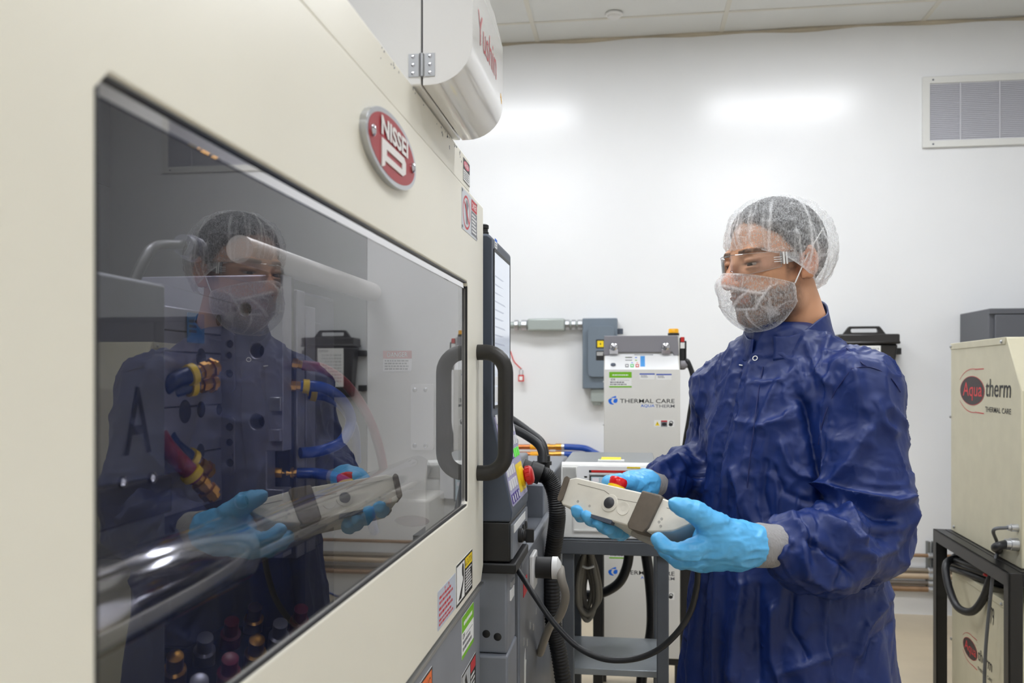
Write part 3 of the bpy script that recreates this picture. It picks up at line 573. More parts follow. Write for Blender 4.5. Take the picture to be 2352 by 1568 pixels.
def thermal(z1, label, panel):
    t = thing('chiller_unit', (tx0+tw/2, ty+.3, z1-.62), label, 'chiller', 'pale grey temperature units')
    z0 = z1-.62; zf = z1-.142; zp = z1-.075
    side = [(0, z0), (.0, zf), (.045, zp), (.045, z1), (.56, z1), (.56, z0)]
    mb = MB(); prism(mb, [(a, b) for a, b in side], (tx0, ty, 0), Y, Z, X, tw, unitw); obj('cabinet', mb, t, bevel=.003)
    # sloping white control panel
    A = Vector((tx0+.004, ty, zf)); B = Vector((tx0+.004, ty+.045, zp)); SV = (B-A); L = SV.length; SV.normalize(); SN = X.cross(SV)
    mb = MB(); prism(mb, [(0, 0), (tw-.008, 0), (tw-.012, L), (0, L)], A, X, SV, SN, .0012, panelw)
    def pr(x0, y0, x1, y1, m): prism(mb, [(x0*tw, y0*L), (x1*tw, y0*L), (x1*tw, y1*L), (x0*tw, y1*L)], A+SN*.0014, X, SV, SN, .0003, m)
    pr(.27, .73, .36, .78, inkblack); pr(.28, .735, .30, .775, green); pr(.27, .56, .36, .60, inkgrey)
    for i, m in enumerate((inkgrey, mat('btn_green', (60, 200, 100), .4), red)):
        pr(.27+i*.068, .14, .315+i*.068, .34, m); prism(mb, ellipse((.2925+i*.068)*tw, .24*L, .014*tw, .055*L, 12), A+SN*.0019, X, SV, SN, .0003, paper)
        pr(.282+i*.068, .40, .302+i*.068, .44, (paper, inkblue, orange)[i])
    pr(.40, .72, .425, .77, inkblue); pr(.40, .55, .425, .60, green)
    pr(.47, .18, .53, .84, mat('panel_blue', (80, 160, 232), .4)); pr(.39, .90, .64, .935, inkgrey)
    prism(mb, ellipse(.11*tw, .28*L, .034*tw, .085*L, 20), A+SN*.0014, X, SV, SN, .006, greydk)
    obj('control_face', mb, t, smooth=0, label='sloping white control face')
    # grey lid front with two toggle latches
    mb = MB(); prism(mb, [(-.002, zp-.006), (.02, zp-.006), (.026, zp+.006), (tw-.03, zp+.006), (tw-.024, zp-.006), (tw-.002, zp-.006), (tw-.008, z1), (0, z1)], (tx0, ty+.046, 0), X, Z, -Y, .012, lidg); lid = obj('lid', mb, t, bevel=.002)
    for f in (.13, .82):
        mb = MB(); xx = tx0+f*tw; box(mb, (xx-.018, ty+.026, zp-.002), (xx+.018, ty+.034, zp+.018), chrome); lathe(mb, (xx, ty+.03, zp+.028), -Y, [(0, .017), (.006, .016), (.01, .008)], chrome, 16); obj('latch', mb, lid, bevel=.001)
    mb = MB(); O = Vector((tx0+.018, ty, z1-.285)); logo_thermal(mb, O, X, Z, tw-.036); obj('lettering', mb, t, smooth=0, label='blue swirl and THERMAL CARE lettering')
    sticker('release_sticker', (tx0+.022, ty, z1-.215), X, Z, .092, .064, paper, [('r', 0, .62, 1, 1, green), ('r', 0, 0, 1, .09, green), ('l', .14, .74, .88, .86, 1, paper), ('t', 'IDR', .08, .44, .28, .57, inkblack), ('r', .34, .46, .9, .475, inkgrey), ('l', .04, .13, .86, .4, 2, inkgrey)], t, label='green and white release sticker')
    for i in range(2): sticker('asset_label', (tx0+.146+i*.068, ty, z1-.182-i*.002), X, Z, .062, .025, paper, [('r', 0, .78, 1, 1, mat('label_blue', (50, 80, 180), .5)), ('l', .1, .3, .6, .72, 2, inkgrey)], t)
    sticker('warning_label', (tx0+.205, ty, z1-.377), X, Z, .082, .029, paper, [('p', [(.05, .2), (.28, .2), (.165, .82)], gyellow), ('r', .155, .35, .175, .62, inkblack), ('r', .34, .06, .65, .74, inkgrey), ('r', .34, .74, .65, .94, pink), ('o', .5, .4, .12, .22, inkblack), ('ring', .84, .62, .1, .26, .6, inkblack), ('o', .82, .36, .1, .24, inkblack)], t, label='row of three warning pictograms')
    for zz in (z0+.05, z0+.25, zf-.05): mb = MB(); lathe(mb, (tx0, ty+.02, zz), -X, [(0, .004), (.003, .004), (.004, .002)], alum, 10); obj('screw', mb, t)
    return t
thermal(CH+.171, 'pale grey THERMAL CARE unit, upper of the stack by the wall', True)
thermal(CH+.171-.706, 'pale grey THERMAL CARE unit seen under the steel cart, lower of its stack', True)
# black rack holding the two units
rk = thing('equipment_rack', (tx0+tw/2, ty+.3, 0), 'black steel rack holding the two THERMAL CARE units', 'rack')
for a in (tx0-.045, tx1+.005):
    for b in (ty+.01, ty+.53):
        mb = MB(); box(mb, (a, b, .004), (a+.04, b+.04, CH-.435), blackm); obj('post', mb, rk, bevel=.002)
for z in (CH+.171-.65, CH+.171-.706-.65):
    mb = MB(); box(mb, (tx0-.003, ty+.012, z), (tx1+.003, ty+.56, z+.028), blackm); obj('shelf', mb, rk, bevel=.002)
# beacon / power lead assembly at the upper unit's right side
bc = thing('signal_beacon', (tx1+.03, ty+.12, CH+.08), 'black power box with amber beacon on the THERMAL CARE unit side', 'beacon')
mb = MB(); box(mb, (tx1+.004, ty+.06, CH+.03), (tx1+.022, ty+.16, CH+.165), black); box(mb, (tx1+.022, ty+.065, CH+.045), (tx1+.03, ty+.155, CH+.15), blackm); obj('box', mb, bc, bevel=.003)
mb = MB(); q = Vector((onY(1547, 770, ty+.11).x, ty+.11, CH+.171)); lathe(mb, q, Z, [(0, .024), (.012, .024), (.013, .021)], black, 20); obj('beacon_base', mb, bc)
mb = MB(); lathe(mb, q+Z*.013, Z, [(0, .0215), (.014, .0215), (.018, .019), (.019, 0)], mat('amber', (246, 178, 20), .3), 20); obj('beacon_lens', mb, bc)
mb = MB(); box(mb, (tx1+.006, ty+.056, CH+.145), (tx1+.02, ty+.0615, CH+.165), red); box(mb, (tx1+.004, ty+.0565, CH+.118), (tx1+.022, ty+.0612, CH+.142), paper); obj('power_switch', mb, bc)
mb = MB(); tube(mb, [Vector((tx1+.026, ty+.07, CH+.065)), W(1580, 832, 3.62), W(1591, 862, 3.62), W(1592, 900, 3.63), W(1583, 960, 3.64), W(1570, 1050, 3.66), W(1566, 1200, 3.7)], .011, rubber, seg=12); lathe(mb, (tx1+.004, ty+.07, CH+.05), X, [(0, .02), (.02, .02), (.024, .014), (.03, .013)], lidg, 16); obj('power_cable', mb, bc, smooth=60)
# ---- beige units in the black rack at the right
beige = mat('beige_unit', (204, 198, 172), .42, var=.05, vscale=14, bump=.08, bscale=400, bdist=.0004)
MR = Matrix.Translation((1.1906, 2.871, 0)) @ Matrix.Rotation(-math.radians(2.9), 4, 'Z')
def LW(x, y, z): return MR @ Vector((x, y, z))
def aqua_logo(mb, O, U, V, s, M=None, vs=1.0):
    N = U.cross(V); V = V*vs
    prism(mb, ellipse(.25*s, .30*s, .255*s, .185*s, 36), O, U, V, N, .0004, mat('logo_dark', (42, 26, 30), .5), M=M)
    prism(mb, ellipse(.25*s, .30*s, .262*s, .192*s, 36), O, U, V, N, .0003, pink, M=M)
    text(mb, 'Aqua', O+U*(.05*s)+V*(.17*s), U, V, mat('logo_red', (214, 48, 56), .5), .41*s, .24*s*vs, .0008, slant=.1, M=M)
    text(mb, 'therm', O+U*(.53*s)+V*(.235*s), U, V, inkblack, .46*s, .22*s*vs, .0006, slant=.12, M=M)
    text(mb, 'THERMAL CARE', O+U*(.53*s)+V*(.045*s), U, V, inkblack, .47*s, .065*s*vs, .0006, M=M)
    for sg in (1, -1):
        a = ellipse(.27*s, .30*s, .33*s, .30*s, 14, math.radians(sg*80), math.radians(sg*150)); b = ellipse(.27*s, .31*s if sg > 0 else .29*s, .33*s, .30*s, 14, math.radians(sg*80), math.radians(sg*150))
        prism(mb, [(p[0], .30*s+(p[1]-.30*s)*.93) for p in a]+[(.53*s, .30*s+sg*.275*s)][:0]+[(p[0], .30*s+(p[1]-.30*s)*.96) for p in reversed(a)], O, U, V, N, .0005, pink, M=M)
        y = .30*s+sg*.277*s
        prism(mb, [(.32*s, y-.006*s), (.5*s, y+sg*.004*s-.006*s), (.5*s, y+sg*.004*s+.006*s), (.32*s, y+.006*s)], O, U, V, N, .0005, pink, M=M)
def beige_unit(z0, z1, label, front=0.0, extra=None, dep=.70, slope=.12):
    t = thing('chiller_unit', LW(.16, .35, z0), label, 'chiller', 'beige temperature units')
    side = [(front, z0), (front, z1-.17), (front+slope, z1), (dep, z1), (dep, z0)]
    mb = MB(); prism(mb, side, (0, 0, 0), Y, Z, X, .335, beige, M=MR); obj('cabinet', mb, t, bevel=.003)
    mb = MB(); prism(mb, [(front+slope+.01, z1-.022), (dep-.002, z1-.022), (dep-.002, z1+.002), (front+slope+.004, z1+.002)], (-.003, 0, 0), Y, Z, X, .341, beige, M=MR); obj('lid', mb, t, bevel=.002)
    for y, z in ((dep-.012, z1-.01), (front+slope+.035, z1-.012), (dep-.008, z1-.28), (dep-.05, z0+.02)):
        mb = MB(); lathe(mb, (-.003, y, z), (-1, 0, 0), [(0, .006), (.003, .006), (.0055, .003)], alum, 12, M=MR); obj('screw', mb, t)
    return t
zT = onY(2184, 790, 3.57).z; zR = onY(2184, 1220, 3.57).z
u1 = beige_unit(zR+.006, zT, 'beige Aquatherm unit on top of the black rack')
O_ = Vector((0, .0, 0)); UU, VV = Vector((0, -1, 0)), Z
def face_pt(px, py):     # point on the unit's left side, in local (y, z)
    d = ray(px, py); n = (MR.to_3x3() @ Vector((-1, 0, 0))); o = MR.translation-Vector((0, 0, CH)); k = n.dot(o)/n.dot(d); p = MR.inverted() @ (Vector((0, 0, CH))+d*k); return p.y, p.z
ya, za = face_pt(2207, 930); yb, zb_ = face_pt(2323, 925)
mb = MB(); aqua_logo(mb, Vector((-.0006, ya, face_pt(2236, 897)[1]-.30*(ya-yb)*.55)), UU, VV, ya-yb, M=MR, vs=.55); obj('lettering', mb, u1, smooth=0, label='oval Aqua therm logo')
mb = MB(); yy, zz = face_pt(2338, 1212); lathe(mb, (-.0, yy, zz), (-1, 0, 0), [(0, .012), (.02, .012), (.022, .009), (.03, .009)], alum, 16, M=MR); y2, z2 = face_pt(2338, 1250); lathe(mb, (0, y2, z2), (-1, 0, 0), [(0, .02), (.022, .02), (.023, .017), (.036, .017)], alum, 18, M=MR); obj('cable_gland', mb, u1)
gl1, gl2 = MR @ Vector((-.03, yy, zz)), MR @ Vector((-.034, y2, z2))
sticker('asset_label', MR @ Vector((.02, .072, zT-.085)), MR.to_3x3() @ X, MR.to_3x3() @ Vector((0, .12, .17)).normalized(), .06, .03, paper, [('r', 0, .75, 1, 1, inkblue), ('l', .1, .2, .8, .65, 2, inkgrey)], u1)
u2 = beige_unit(.075, zR-.13, 'beige Aquatherm unit marked 79 inside the black rack', front=.02, dep=.69, slope=.10)
ya, za = face_pt(2213, 1530); yb, zb_ = face_pt(2345, 1600)
mb = MB(); s_ = .30; aqua_logo(mb, Vector((-.0006, ya, face_pt(2240, 1500)[1]-.30*s_*.62)), UU, VV, s_, M=MR, vs=.62)
obj('lettering', mb, u2, smooth=0, label='oval Aqua therm logo')
mb = MB(); y79, z79 = face_pt(2275, 1432); text(mb, '79', Vector((-.0006, y79, z79)), UU, VV, inkblack, .035, .06, M=MR); obj('unit_number', mb, u2, smooth=0, label='hand-written number 79')
# rack frame
rr = thing('equipment_rack', LW(.16, .35, 0), 'black angle-steel rack holding the beige Aquatherm units', 'rack')
zt = zR+.003
for x in (-.035, .36):
    for y in (-.05, .70):
        mb = MB(); box(mb, (x-.02, y-.006, .004), (x+.02, y, zt), blackm, M=MR); box(mb, (x-.02 if x < 0 else x+.014, y-.006, .004), (x-.014 if x < 0 else x+.02, y+.036, zt), blackm, M=MR); obj('post', mb, rr, bevel=.001)
for x in (-.055, .374):
    mb = MB(); box(mb, (x, -.05, zt-.045), (x+.006, .735, zt), blackm, M=MR); box(mb, (x if x < 0 else x-.034, -.05, zt-.006), (x+.04 if x < 0 else x+.006, .735, zt), blackm, M=MR); obj('side_rail', mb, rr, bevel=.001)
for y in (-.056, .725):
    mb = MB(); box(mb, (-.015, y, zt-.04), (.34, y+.006, zt), blackm, M=MR); obj('cross_rail', mb, rr, bevel=.001)
mb = MB(); box(mb, (-.05, -.05, .05), (.375, .73, .07), blackm, M=MR); obj('bottom_shelf', mb, rr, bevel=.002)
mb = MB(); box(mb, (-.015, -.04, zt-.004), (.34, .72, zt+.002), blackm, M=MR); obj('top_shelf', mb, rr)
# cables on the right rack
cb = thing('power_cable', gl2, 'thick black cable hanging in a loop from the upper beige unit', 'cable')
mb = MB(); tube(mb, [gl2, gl2+MR.to_3x3() @ Vector((-.03, .0, -.012)), W(2296, 1270, 2.93), W(2278, 1320, 2.94), W(2258, 1375, 2.98), W(2232, 1404, 3.03), W(2200, 1394, 3.1), W(2180, 1350, 3.17), W(2172, 1305, 3.22), W(2182, 1286, 3.26), W(2215, 1284, 3.24), W(2260, 1300, 3.12)], .0135, rubber, seg=14); obj('cable_body', mb, cb, smooth=60)
mb = MB(); q = W(2269, 1321, 2.955); lathe(mb, q-Vector((0, 0, .004)), (.2, 0, .9), [(0, .0142), (.001, .0158), (.007, .0158), (.008, .0142)], red, 16); tube(mb, [q+Vector((.012, -.005, .002)), q+Vector((.024, -.008, .006)), q+Vector((.036, -.006, -.004))], .003, red, seg=6); obj('red_tie', mb, cb)
cc = thing('cable_coil', W(2250, 1310, 3.16), 'coil of black cable resting inside the rack top', 'cable')
mb = MB()
for k, (dy, dz) in enumerate(((0, 0), (14, .012), (-8, -.01))):
    tube(mb, [W(2188, 1292+dy, 3.28), W(2230, 1306+dy, 3.12), W(2290, 1326+dy, 3.0), W(2330, 1330+dy, 3.02), W(2330, 1306+dy, 3.25), W(2260, 1282+dy*.6, 3.36), W(2200, 1280+dy*.6, 3.36), W(2187, 1291+dy, 3.29)], .0115, rubber, seg=12, n=6)
obj('cable_body', mb, cc, smooth=60)
gc = thing('grey_lead', gl1, 'thin grey lead hanging down the front of the right rack', 'cable')
mb = MB(); tube(mb, [gl1, gl1+MR.to_3x3() @ Vector((-.04, .0, -.01)), W(2292, 1255, 2.85), W(2282, 1310, 2.85), W(2272, 1400, 2.86), W(2264, 1490, 2.88), W(2261, 1580, 2.9), W(2262, 1680, 2.9)], .0055, mat('lead_grey', (96, 98, 102), .5), seg=10); obj('cable_body', mb, gc, smooth=60)
# ================================================================== STEEL CART WITH CONTROLLER
cart_g = mat('cart_grey', (84, 88, 93), .45, var=.07, vscale=20, bump=.1, bscale=300, bdist=.0004)
cy = 2.60; cx0 = onY(1263, 1240, cy).x; cx1 = onY(1540, 1250, cy).x; ctz = onY(1400, 1240, cy).z; cd = .42
cart = thing('steel_cart', ((cx0+cx1)/2, cy+cd/2, 0), 'dark grey steel cart with legs and lower shelf', 'cart')
mb = MB(); box(mb, (cx0, cy, ctz-.006), (cx1, cy+cd, ctz), cart_g); box(mb, (cx0, cy, ctz-.045), (cx1, cy+.006, ctz-.006), cart_g); obj('top', mb, cart, bevel=.002)
lx0 = onY(1291, 1400, cy).x; lx1 = onY(1509, 1400, cy).x
for i, x in enumerate((lx0, lx1)):
    for y in (cy+.008, cy+cd-.04):
        mb = MB(); box(mb, (x, y, .05), (x+.035, y+.035, ctz-.0065), cart_g); leg = obj('leg', mb, cart, bevel=.003)
        mb = MB(); lathe(mb, (x+.0175, y+.0175, .001), Z, [(0, .022), (.02, .022), (.03, .01), (.05, .01)], black, 14); obj('foot', mb, leg)
shz = onY(1440, 1545, cy+.02).z
mb = MB(); box(mb, (lx0, cy+.046, shz-.02), (lx1+.035, cy+cd-.045, shz), mat('shelf_galv', (150, 156, 160), .35, metal=.4, var=.1)); obj('lower_shelf', mb, cart, bevel=.002)
for y in (cy+.0, cy+cd):
    pass
# temperature controller box on the cart
kx0 = onY(1291, 1100, cy+.015).x; kx1 = onY(1508, 1100, cy+.015).x; kz1 = onY(1400, 1064, cy+.015).z; ky = cy+.012
ct = thing('temperature_controller', ((kx0+kx1)/2, ky+.2, ctz), 'white hot-runner temperature controller with touch screen on the steel cart', 'controller')
cw = kx1-kx0; ch = kz1-ctz
ktop = mat('controller_grey_top', (128, 132, 134), .3, var=.06)
mb = MB(); box(mb, (kx0, ky+.03, ctz+.004), (kx1, ky+.44, kz1-.004), ktop); obj('case', mb, ct, bevel=.004)
frontw = mat('controller_white', (226, 226, 222), .4)
prof_ = [(0, ctz+.002), (0, kz1-.05), (.018, kz1-.006), (.03, kz1), (.04, kz1), (.04, ctz+.002)]
mb = MB(); prism(mb, prof_, (kx0-.003, ky, 0), Y, Z, X, cw+.006, frontw); obj('front_frame', mb, ct, bevel=.004)
A = Vector((kx0+.0, ky-.0002, ctz)); 
mb = MB(); prism(mb, rrect(.16*cw, .50*ch, .84*cw, .985*ch-.004, .006), A+Vector((0, -.004, 0)), X, Z, -Y, .006, panelw); fp = obj('display_bezel', mb, ct, bevel=.002)
mb = MB(); A2 = A+Vector((0, -.0102, 0))
def kr(x0, y0, x1, y1, m, l=0): prism(mb, [(x0*cw, y0*ch), (x1*cw, y0*ch), (x1*cw, y1*ch), (x0*cw, y1*ch)], A2-Y*(.0002+l), X, Z, -Y, .0004, m)
kr(.29, .46, .69, .86, alum); kr(.30, .47, .68, .845, inkblack, .0004); kr(.312, .48, .668, .83, mat('lcd', (150, 170, 178), .15, emit=.25, emitc=(190, 205, 210)), .0008)
for i in range(4):
    for j in range(4): kr(.325+i*.085, .76-j*.085, .325+i*.085+.07, .815-j*.085, (mat('lcd2', (206, 204, 210), .2, emit=.25), mat('lcd3', (176, 186, 200), .2, emit=.2))[(i+j) % 2], .0012)
kr(.30, .885, .69, .915, red); kr(.29, .885, .315, .915, inkblack, .0004); kr(.68, .885, .70, .915, inkblack, .0004); kr(.69, .945, .83, .965, gyellow); kr(.76, .87, .80, .885, pink); kr(.24, .815, .27, .835, inkblack, 0)
obj('touch_screen', mb, ct, smooth=0, label='small colour touch screen')
mb = MB()
for x0, x1 in ((.005, .155), (.845, .995)):
    for i in range(14): box(mb, (kx0+(x0+(x1-x0)*i/14)*cw, ky-.003, kz1-.05), (kx0+(x0+(x1-x0)*(i+.55)/14)*cw, ky+.014, kz1-.012), frontw)
obj('vent_ribs', mb, ct, smooth=0, kind='stuff')
mb = MB(); prism(mb, [(.12*cw, .10*ch), (.60*cw, .10*ch), (.60*cw, .40*ch), (.12*cw, .40*ch)], A+Vector((0, -.0005, 0)), X, Z, -Y, .003, frontw, holes=[[(.13*cw, .12*ch), (.59*cw, .12*ch), (.59*cw, .38*ch), (.13*cw, .38*ch)]]); obj('door_frame', mb, ct)
mb = MB(); yk = ky+.10; box(mb, (kx0+.37*cw, yk, kz1-.004), (kx0+.66*cw, yk+.028, kz1+.0005), paper); box(mb, (kx0+.40*cw, yk+.015, kz1-.003), (kx0+.62*cw, yk+.10, kz1+.0012), gyellow); box(mb, (kx0+.38*cw, yk+.02, kz1-.003), (kx0+.42*cw, yk+.034, kz1+.001), green); obj('tape_strip', mb, ct, label='yellow and white tape on the controller top')
# looped grey cable hanging beneath the cart top
gcm = mat('cable_taupe', (120, 116, 106), .55)
co = thing('cable_bundle', W(1350, 1280, 2.75), 'hank of grey cable hanging under the cart', 'cable')
mb = MB()
for i, (a, b, l) in enumerate(((1326, 1372, 1412), (1332, 1366, 1424), (1322, 1378, 1405), (1338, 1360, 1396), (1342, 1368, 1418))):
    d = 2.72+.012*i
    tube(mb, [W((a+b)/2-6, 1268, d), W(a+8, 1300, d), W(a, 1350, d), W(a+4, l-20, d), W((a+b)/2, l, d), W(b-3, l-24, d), W(b, 1350, d), W(b-10, 1300, d), W((a+b)/2+6, 1268, d)], .0078, gcm, seg=10, n=6)
obj('cable_body', mb, co, smooth=60)
mb = MB(); tube(mb, [W(1338, 1300, 2.70), W(1350, 1304, 2.695), W(1364, 1300, 2.70)], .004, paper, seg=8); obj('tie', mb, co)
def blackhose(pts, r, label, m=rubber, name='black_hose'):
    t = thing(name, pts[0], label, 'hose'); mb = MB(); tube(mb, pts, r, m, seg=16, n=8); obj('hose_body', mb, t, smooth=60); return t
blackhose([W(1446, 1262, 3.0), W(1440, 1300, 3.02), W(1424, 1335, 3.05), W(1396, 1356, 3.08), W(1360, 1366, 3.1), W(1320, 1362, 3.12)], .017, 'black hose curving left under the cart')
blackhose([W(1482, 1262, 3.05), W(1492, 1330, 3.05), W(1497, 1400, 3.05), W(1494, 1460, 3.05), W(1478, 1525, 3.02), W(1470, 1600, 3.0)], .0185, 'black hose dropping straight down under the cart')
# ridged black hose beside the machine
def corr(pts, r, label, D=None):
    t = thing('corrugated_hose', pts[0], label, 'hose'); mb = MB(); P = catmull(pts, 40); k = len(P)
    tube(mb, P, lambda s: r*(1+.05*math.sin(s*(k-1)*1.6)), mat('conduit_black', (17, 17, 19), .5), seg=16, raw=True); obj('hose_body', mb, t, smooth=60)
    mb = MB(); d = (Vector(pts[0])-Vector(pts[1])).normalized(); lathe(mb, Vector(pts[0])-d*.005, d, [(0, r*1.25), (.03, r*1.25), (.032, r*1.05), (.05, r*1.05)], black, 18); obj('end_fitting', mb, t); return t
corr([W(1238, 1088, 2.2), W(1258, 1096, 2.2), W(1274, 1130, 2.2), W(1280, 1180, 2.2), W(1276, 1225, 2.22), W(1268, 1290, 2.25), W(1268, 1370, 2.25), W(1272, 1440, 2.25), W(1284, 1500, 2.25), W(1296, 1580, 2.25)], .021, 'thick black corrugated hose running down beside the machine')
blackhose([W(1150, 948, 2.35), W(1182, 968, 2.34), W(1215, 992, 2.33), W(1240, 1012, 2.32), W(1250, 1034, 2.31), W(1251, 1062, 2.30)], .0115, 'black flexible conduit above the machine, upper of two')
blackhose([W(1150, 968, 2.30), W(1182, 985, 2.30), W(1212, 1002, 2.29), W(1236, 1020, 2.28), W(1246, 1040, 2.27), W(1247, 1064, 2.26)], .0115, 'black flexible conduit above the machine, lower of two')
el = thing('conduit_elbow', W(1249, 1075, 2.28), 'black conduit elbow fitting on top of the machine body', 'fitting')
mb = MB(); lathe(mb, W(1249, 1046, 2.285), -Z, [(0, .017), (.014, .017), (.015, .021), (.024, .021), (.025, .016), (.045, .016)], black, 20); obj('gland', mb, el)
# brass-ended blue hoses near the wall
for k, (py, x1, x2) in enumerate(((1026, 1298, 1366), (1043, 1306, 1335))):
    y = 5.52-.02*k; t = thing('water_pipe', onY(1190, py, y), ('copper pipe with blue hose, upper of two beyond the machine', 'copper pipe with blue hose, lower of two beyond the machine')[k], 'pipe')
    a, b = onY(1120, py, y), onY(1262, py, y); mb = MB(); cyl(mb, a, b, .016, copper, 16); obj('pipe', mb, t)
    mb = MB(); p1, p2 = onY(1218, py, y), onY(1243, py, y); cyl(mb, p1, p2, .018, mat('yellow_tape', (240, 170, 30), .5), 16); obj('yellow_band', mb, t)
    mb = MB(); p1, p2 = onY(1258, py, y), onY(1290, py, y); lathe(mb, p1, p2-p1, [(0, .021), (.015, .021), (.016, .0175), (.05, .0175), (.051, .022), ((p2-p1).length, .022)], brass, 14); p3 = onY(1296, py, y); cyl(mb, p2, p3, .022, alum, 14); obj('brass_coupling', mb, t)
    q = [onY(1292, py, y), onY(1320, py+1, y), onY(1345, py+4, y), onY(1370, py+16, y), onY(1410, py+34, y)]
    mb = MB(); tube(mb, q, .0205, bluehose, seg=14); obj('blue_hose', mb, t, smooth=60)
    mb = MB(); pq = onY(1150, py, y); box(mb, (pq.x-.015, y-.02, pq.z-.012), (pq.x+.015, YB, pq.z+.012), alum); obj('pipe_clamp', mb, t)
# ================================================================== ON THE BACK WALL
WY = YB
bg = mat('disconnect_grey', (112, 124, 136), .42, var=.05); cond = mat('conduit_grey', (166, 174, 170), .4, metal=.2)
a, b = onY(1340, 892, WY), onY(1418, 730, WY-.10)
db = thing('disconnect_box', ((a.x+b.x)/2, WY-.05, a.z), 'blue-grey electrical disconnect box on the white wall', 'switch box')
mb = MB(); box(mb, (a.x, WY-.11, a.z), (b.x, WY, b.z), bg); obj('enclosure', mb, db, bevel=.006)
mb = MB(); prism(mb, rrect(a.x+.035, a.z+.075, b.x-.02, b.z-.05, .03), (0, WY-.11, 0), X, Z, -Y, .022, bg); obj('raised_cover', mb, db, bevel=.01, seg=3)
p = onY(1369, 800, WY-.132)
sticker('yellow_label', (p.x, WY-.132, p.z), X, Z, .055, .056, inkblack, [('r', .15, .15, .85, .85, gyellow), ('r', .44, .4, .56, .6, inkblack)], db)
sticker('black_label', (p.x, WY-.132, p.z-.075), X, Z, .055, .06, inkblack, [('l', .1, .5, .9, .9, 3, paper)], db)
mb = MB(); box(mb, (a.x+.05, WY-.09, a.z-.085), (b.x-.055, WY-.01, a.z), cond); cyl(mb, (a.x+.09, WY-.05, a.z-.105), (a.x+.09, WY-.05, a.z-.08), .03, cond, 16); obj('lower_hub', mb, db, bevel=.006)
mb = MB(); box(mb, (b.x, WY-.07, b.z-.10), (b.x+.035, WY-.05, b.z-.065), greydk); obj('side_lever', mb, db, bevel=.002)
cz_ = onY(1260, 746, WY-.05).z
cf = thing('conduit_run', (onY(1260, 746, WY-.05).x, WY-.05, cz_), 'grey conduit with pull fitting running into the disconnect box', 'conduit')
x0, x1 = onY(1213, 746, WY-.05).x, onY(1298, 746, WY-.05).x
mb = MB(); box(mb, (x0, WY-.085, cz_-.04), (x1, WY-.015, cz_+.04), cond); obj('pull_body', mb, cf, bevel=.012, seg=3)
mb = MB(); cyl(mb, (-3.0, WY-.05, cz_), (x0, WY-.05, cz_), .022, cond, 16); obj('conduit', mb, cf)
for xx, l in ((x0-.045, .04), (x0-.09, .03)):
    mb = MB(); lathe(mb, (xx, WY-.05, cz_), X, [(0, .028), (.004, .034), (l-.004, .034), (l, .028)], alum, 10); obj('coupling', mb, cf, smooth=30)
for xx, l in ((x1, .03), (x1+.04, .03), (x1+.08, a.x-x1-.08)):
    mb = MB(); lathe(mb, (xx, WY-.05, cz_), X, [(0, .028), (.003, .033), (l-.003, .033), (l, .028)], alum, 10); obj('coupling', mb, cf, smooth=30)
mb = MB(); cyl(mb, (x1, WY-.05, cz_), (a.x, WY-.05, cz_), .024, cond, 14); obj('nipple', mb, cf)
# padlock on a red tag line
pk = thing('padlock', onY(1197, 876, WY-.04), 'small red padlock hanging by a red tag on the wall', 'padlock')
lz = onY(1197, 876, WY-.04); mb = MB(); box(mb, (lz.x-.018, WY-.05, lz.z), (lz.x+.018, WY-.03, lz.z+.043), red); box(mb, (lz.x-.011, WY-.0515, lz.z+.008), (lz.x+.011, WY-.05, lz.z+.034), paper); obj('lock_body', mb, pk, bevel=.003)
mb = MB(); tube(mb, [(lz.x-.01, WY-.04, lz.z+.043), (lz.x-.01, WY-.04, lz.z+.07), (lz.x, WY-.04, lz.z+.082), (lz.x+.01, WY-.04, lz.z+.07), (lz.x+.01, WY-.04, lz.z+.043)], .003, chrome, seg=8); obj('shackle', mb, pk)
mb = MB(); tube(mb, [(lz.x, WY-.04, lz.z+.082), onY(1188, 838, WY-.03), onY(1180, 828, WY-.02), onY(1172, 806, WY-.01)], .004, red, seg=8); obj('tag_line', mb, pk)
# air grille
gx0 = onY(2117, 260, WY).x; gx1 = gx0+.88; gz1 = onY(2117, 179, WY).z; gz0 = onY(2120, 341, WY).z
gr = thing('air_grille', ((gx0+gx1)/2, WY, gz0), 'white framed louvred air grille high on the wall', 'air vent')
mb = MB(); fw = .042; prism(mb, [(gx0, gz0), (gx1, gz0), (gx1, gz1), (gx0, gz1)], (0, WY, 0), X, Z, -Y, .02, mat('grille_white', (226, 226, 222), .4), holes=[[(gx0+fw, gz0+fw), (gx1-fw, gz0+fw), (gx1-fw, gz1-fw), (gx0+fw, gz1-fw)]]); obj('frame', mb, gr, bevel=.003)
mb = MB(); box(mb, (gx0+.02, WY-.004, gz0+.02), (gx1-.02, WY-.0005, gz1-.02), mat('grille_dark', (186, 186, 194), .7)); obj('backing', mb, gr)
ns = 30; sm = mat('slat_grey', (214, 214, 220), .4); dz = (gz1-gz0-2*fw)/ns; first = None
for i in range(ns):
    zz = gz0+fw+(i+.5)*dz
    if first is None:
        mb = MB(); L_ = gx1-gx0-2*fw; mb.add([(0, 0, .50*dz), (L_, 0, .50*dz), (L_, -.008, -.46*dz), (0, -.008, -.46*dz), (0, .001, .50*dz), (L_, .001, .50*dz), (L_, -.007, -.46*dz), (0, -.007, -.46*dz)], [(0, 1, 2, 3), (7, 6, 5, 4), (0, 4, 5, 1), (3, 2, 6, 7)], sm); first = obj('slat', mb, gr, smooth=0); o = first
    else: o = first.copy(); COL.objects.link(o); o.parent = gr
    o.location = Vector((gx0+fw, WY-.007, zz))-gr.location
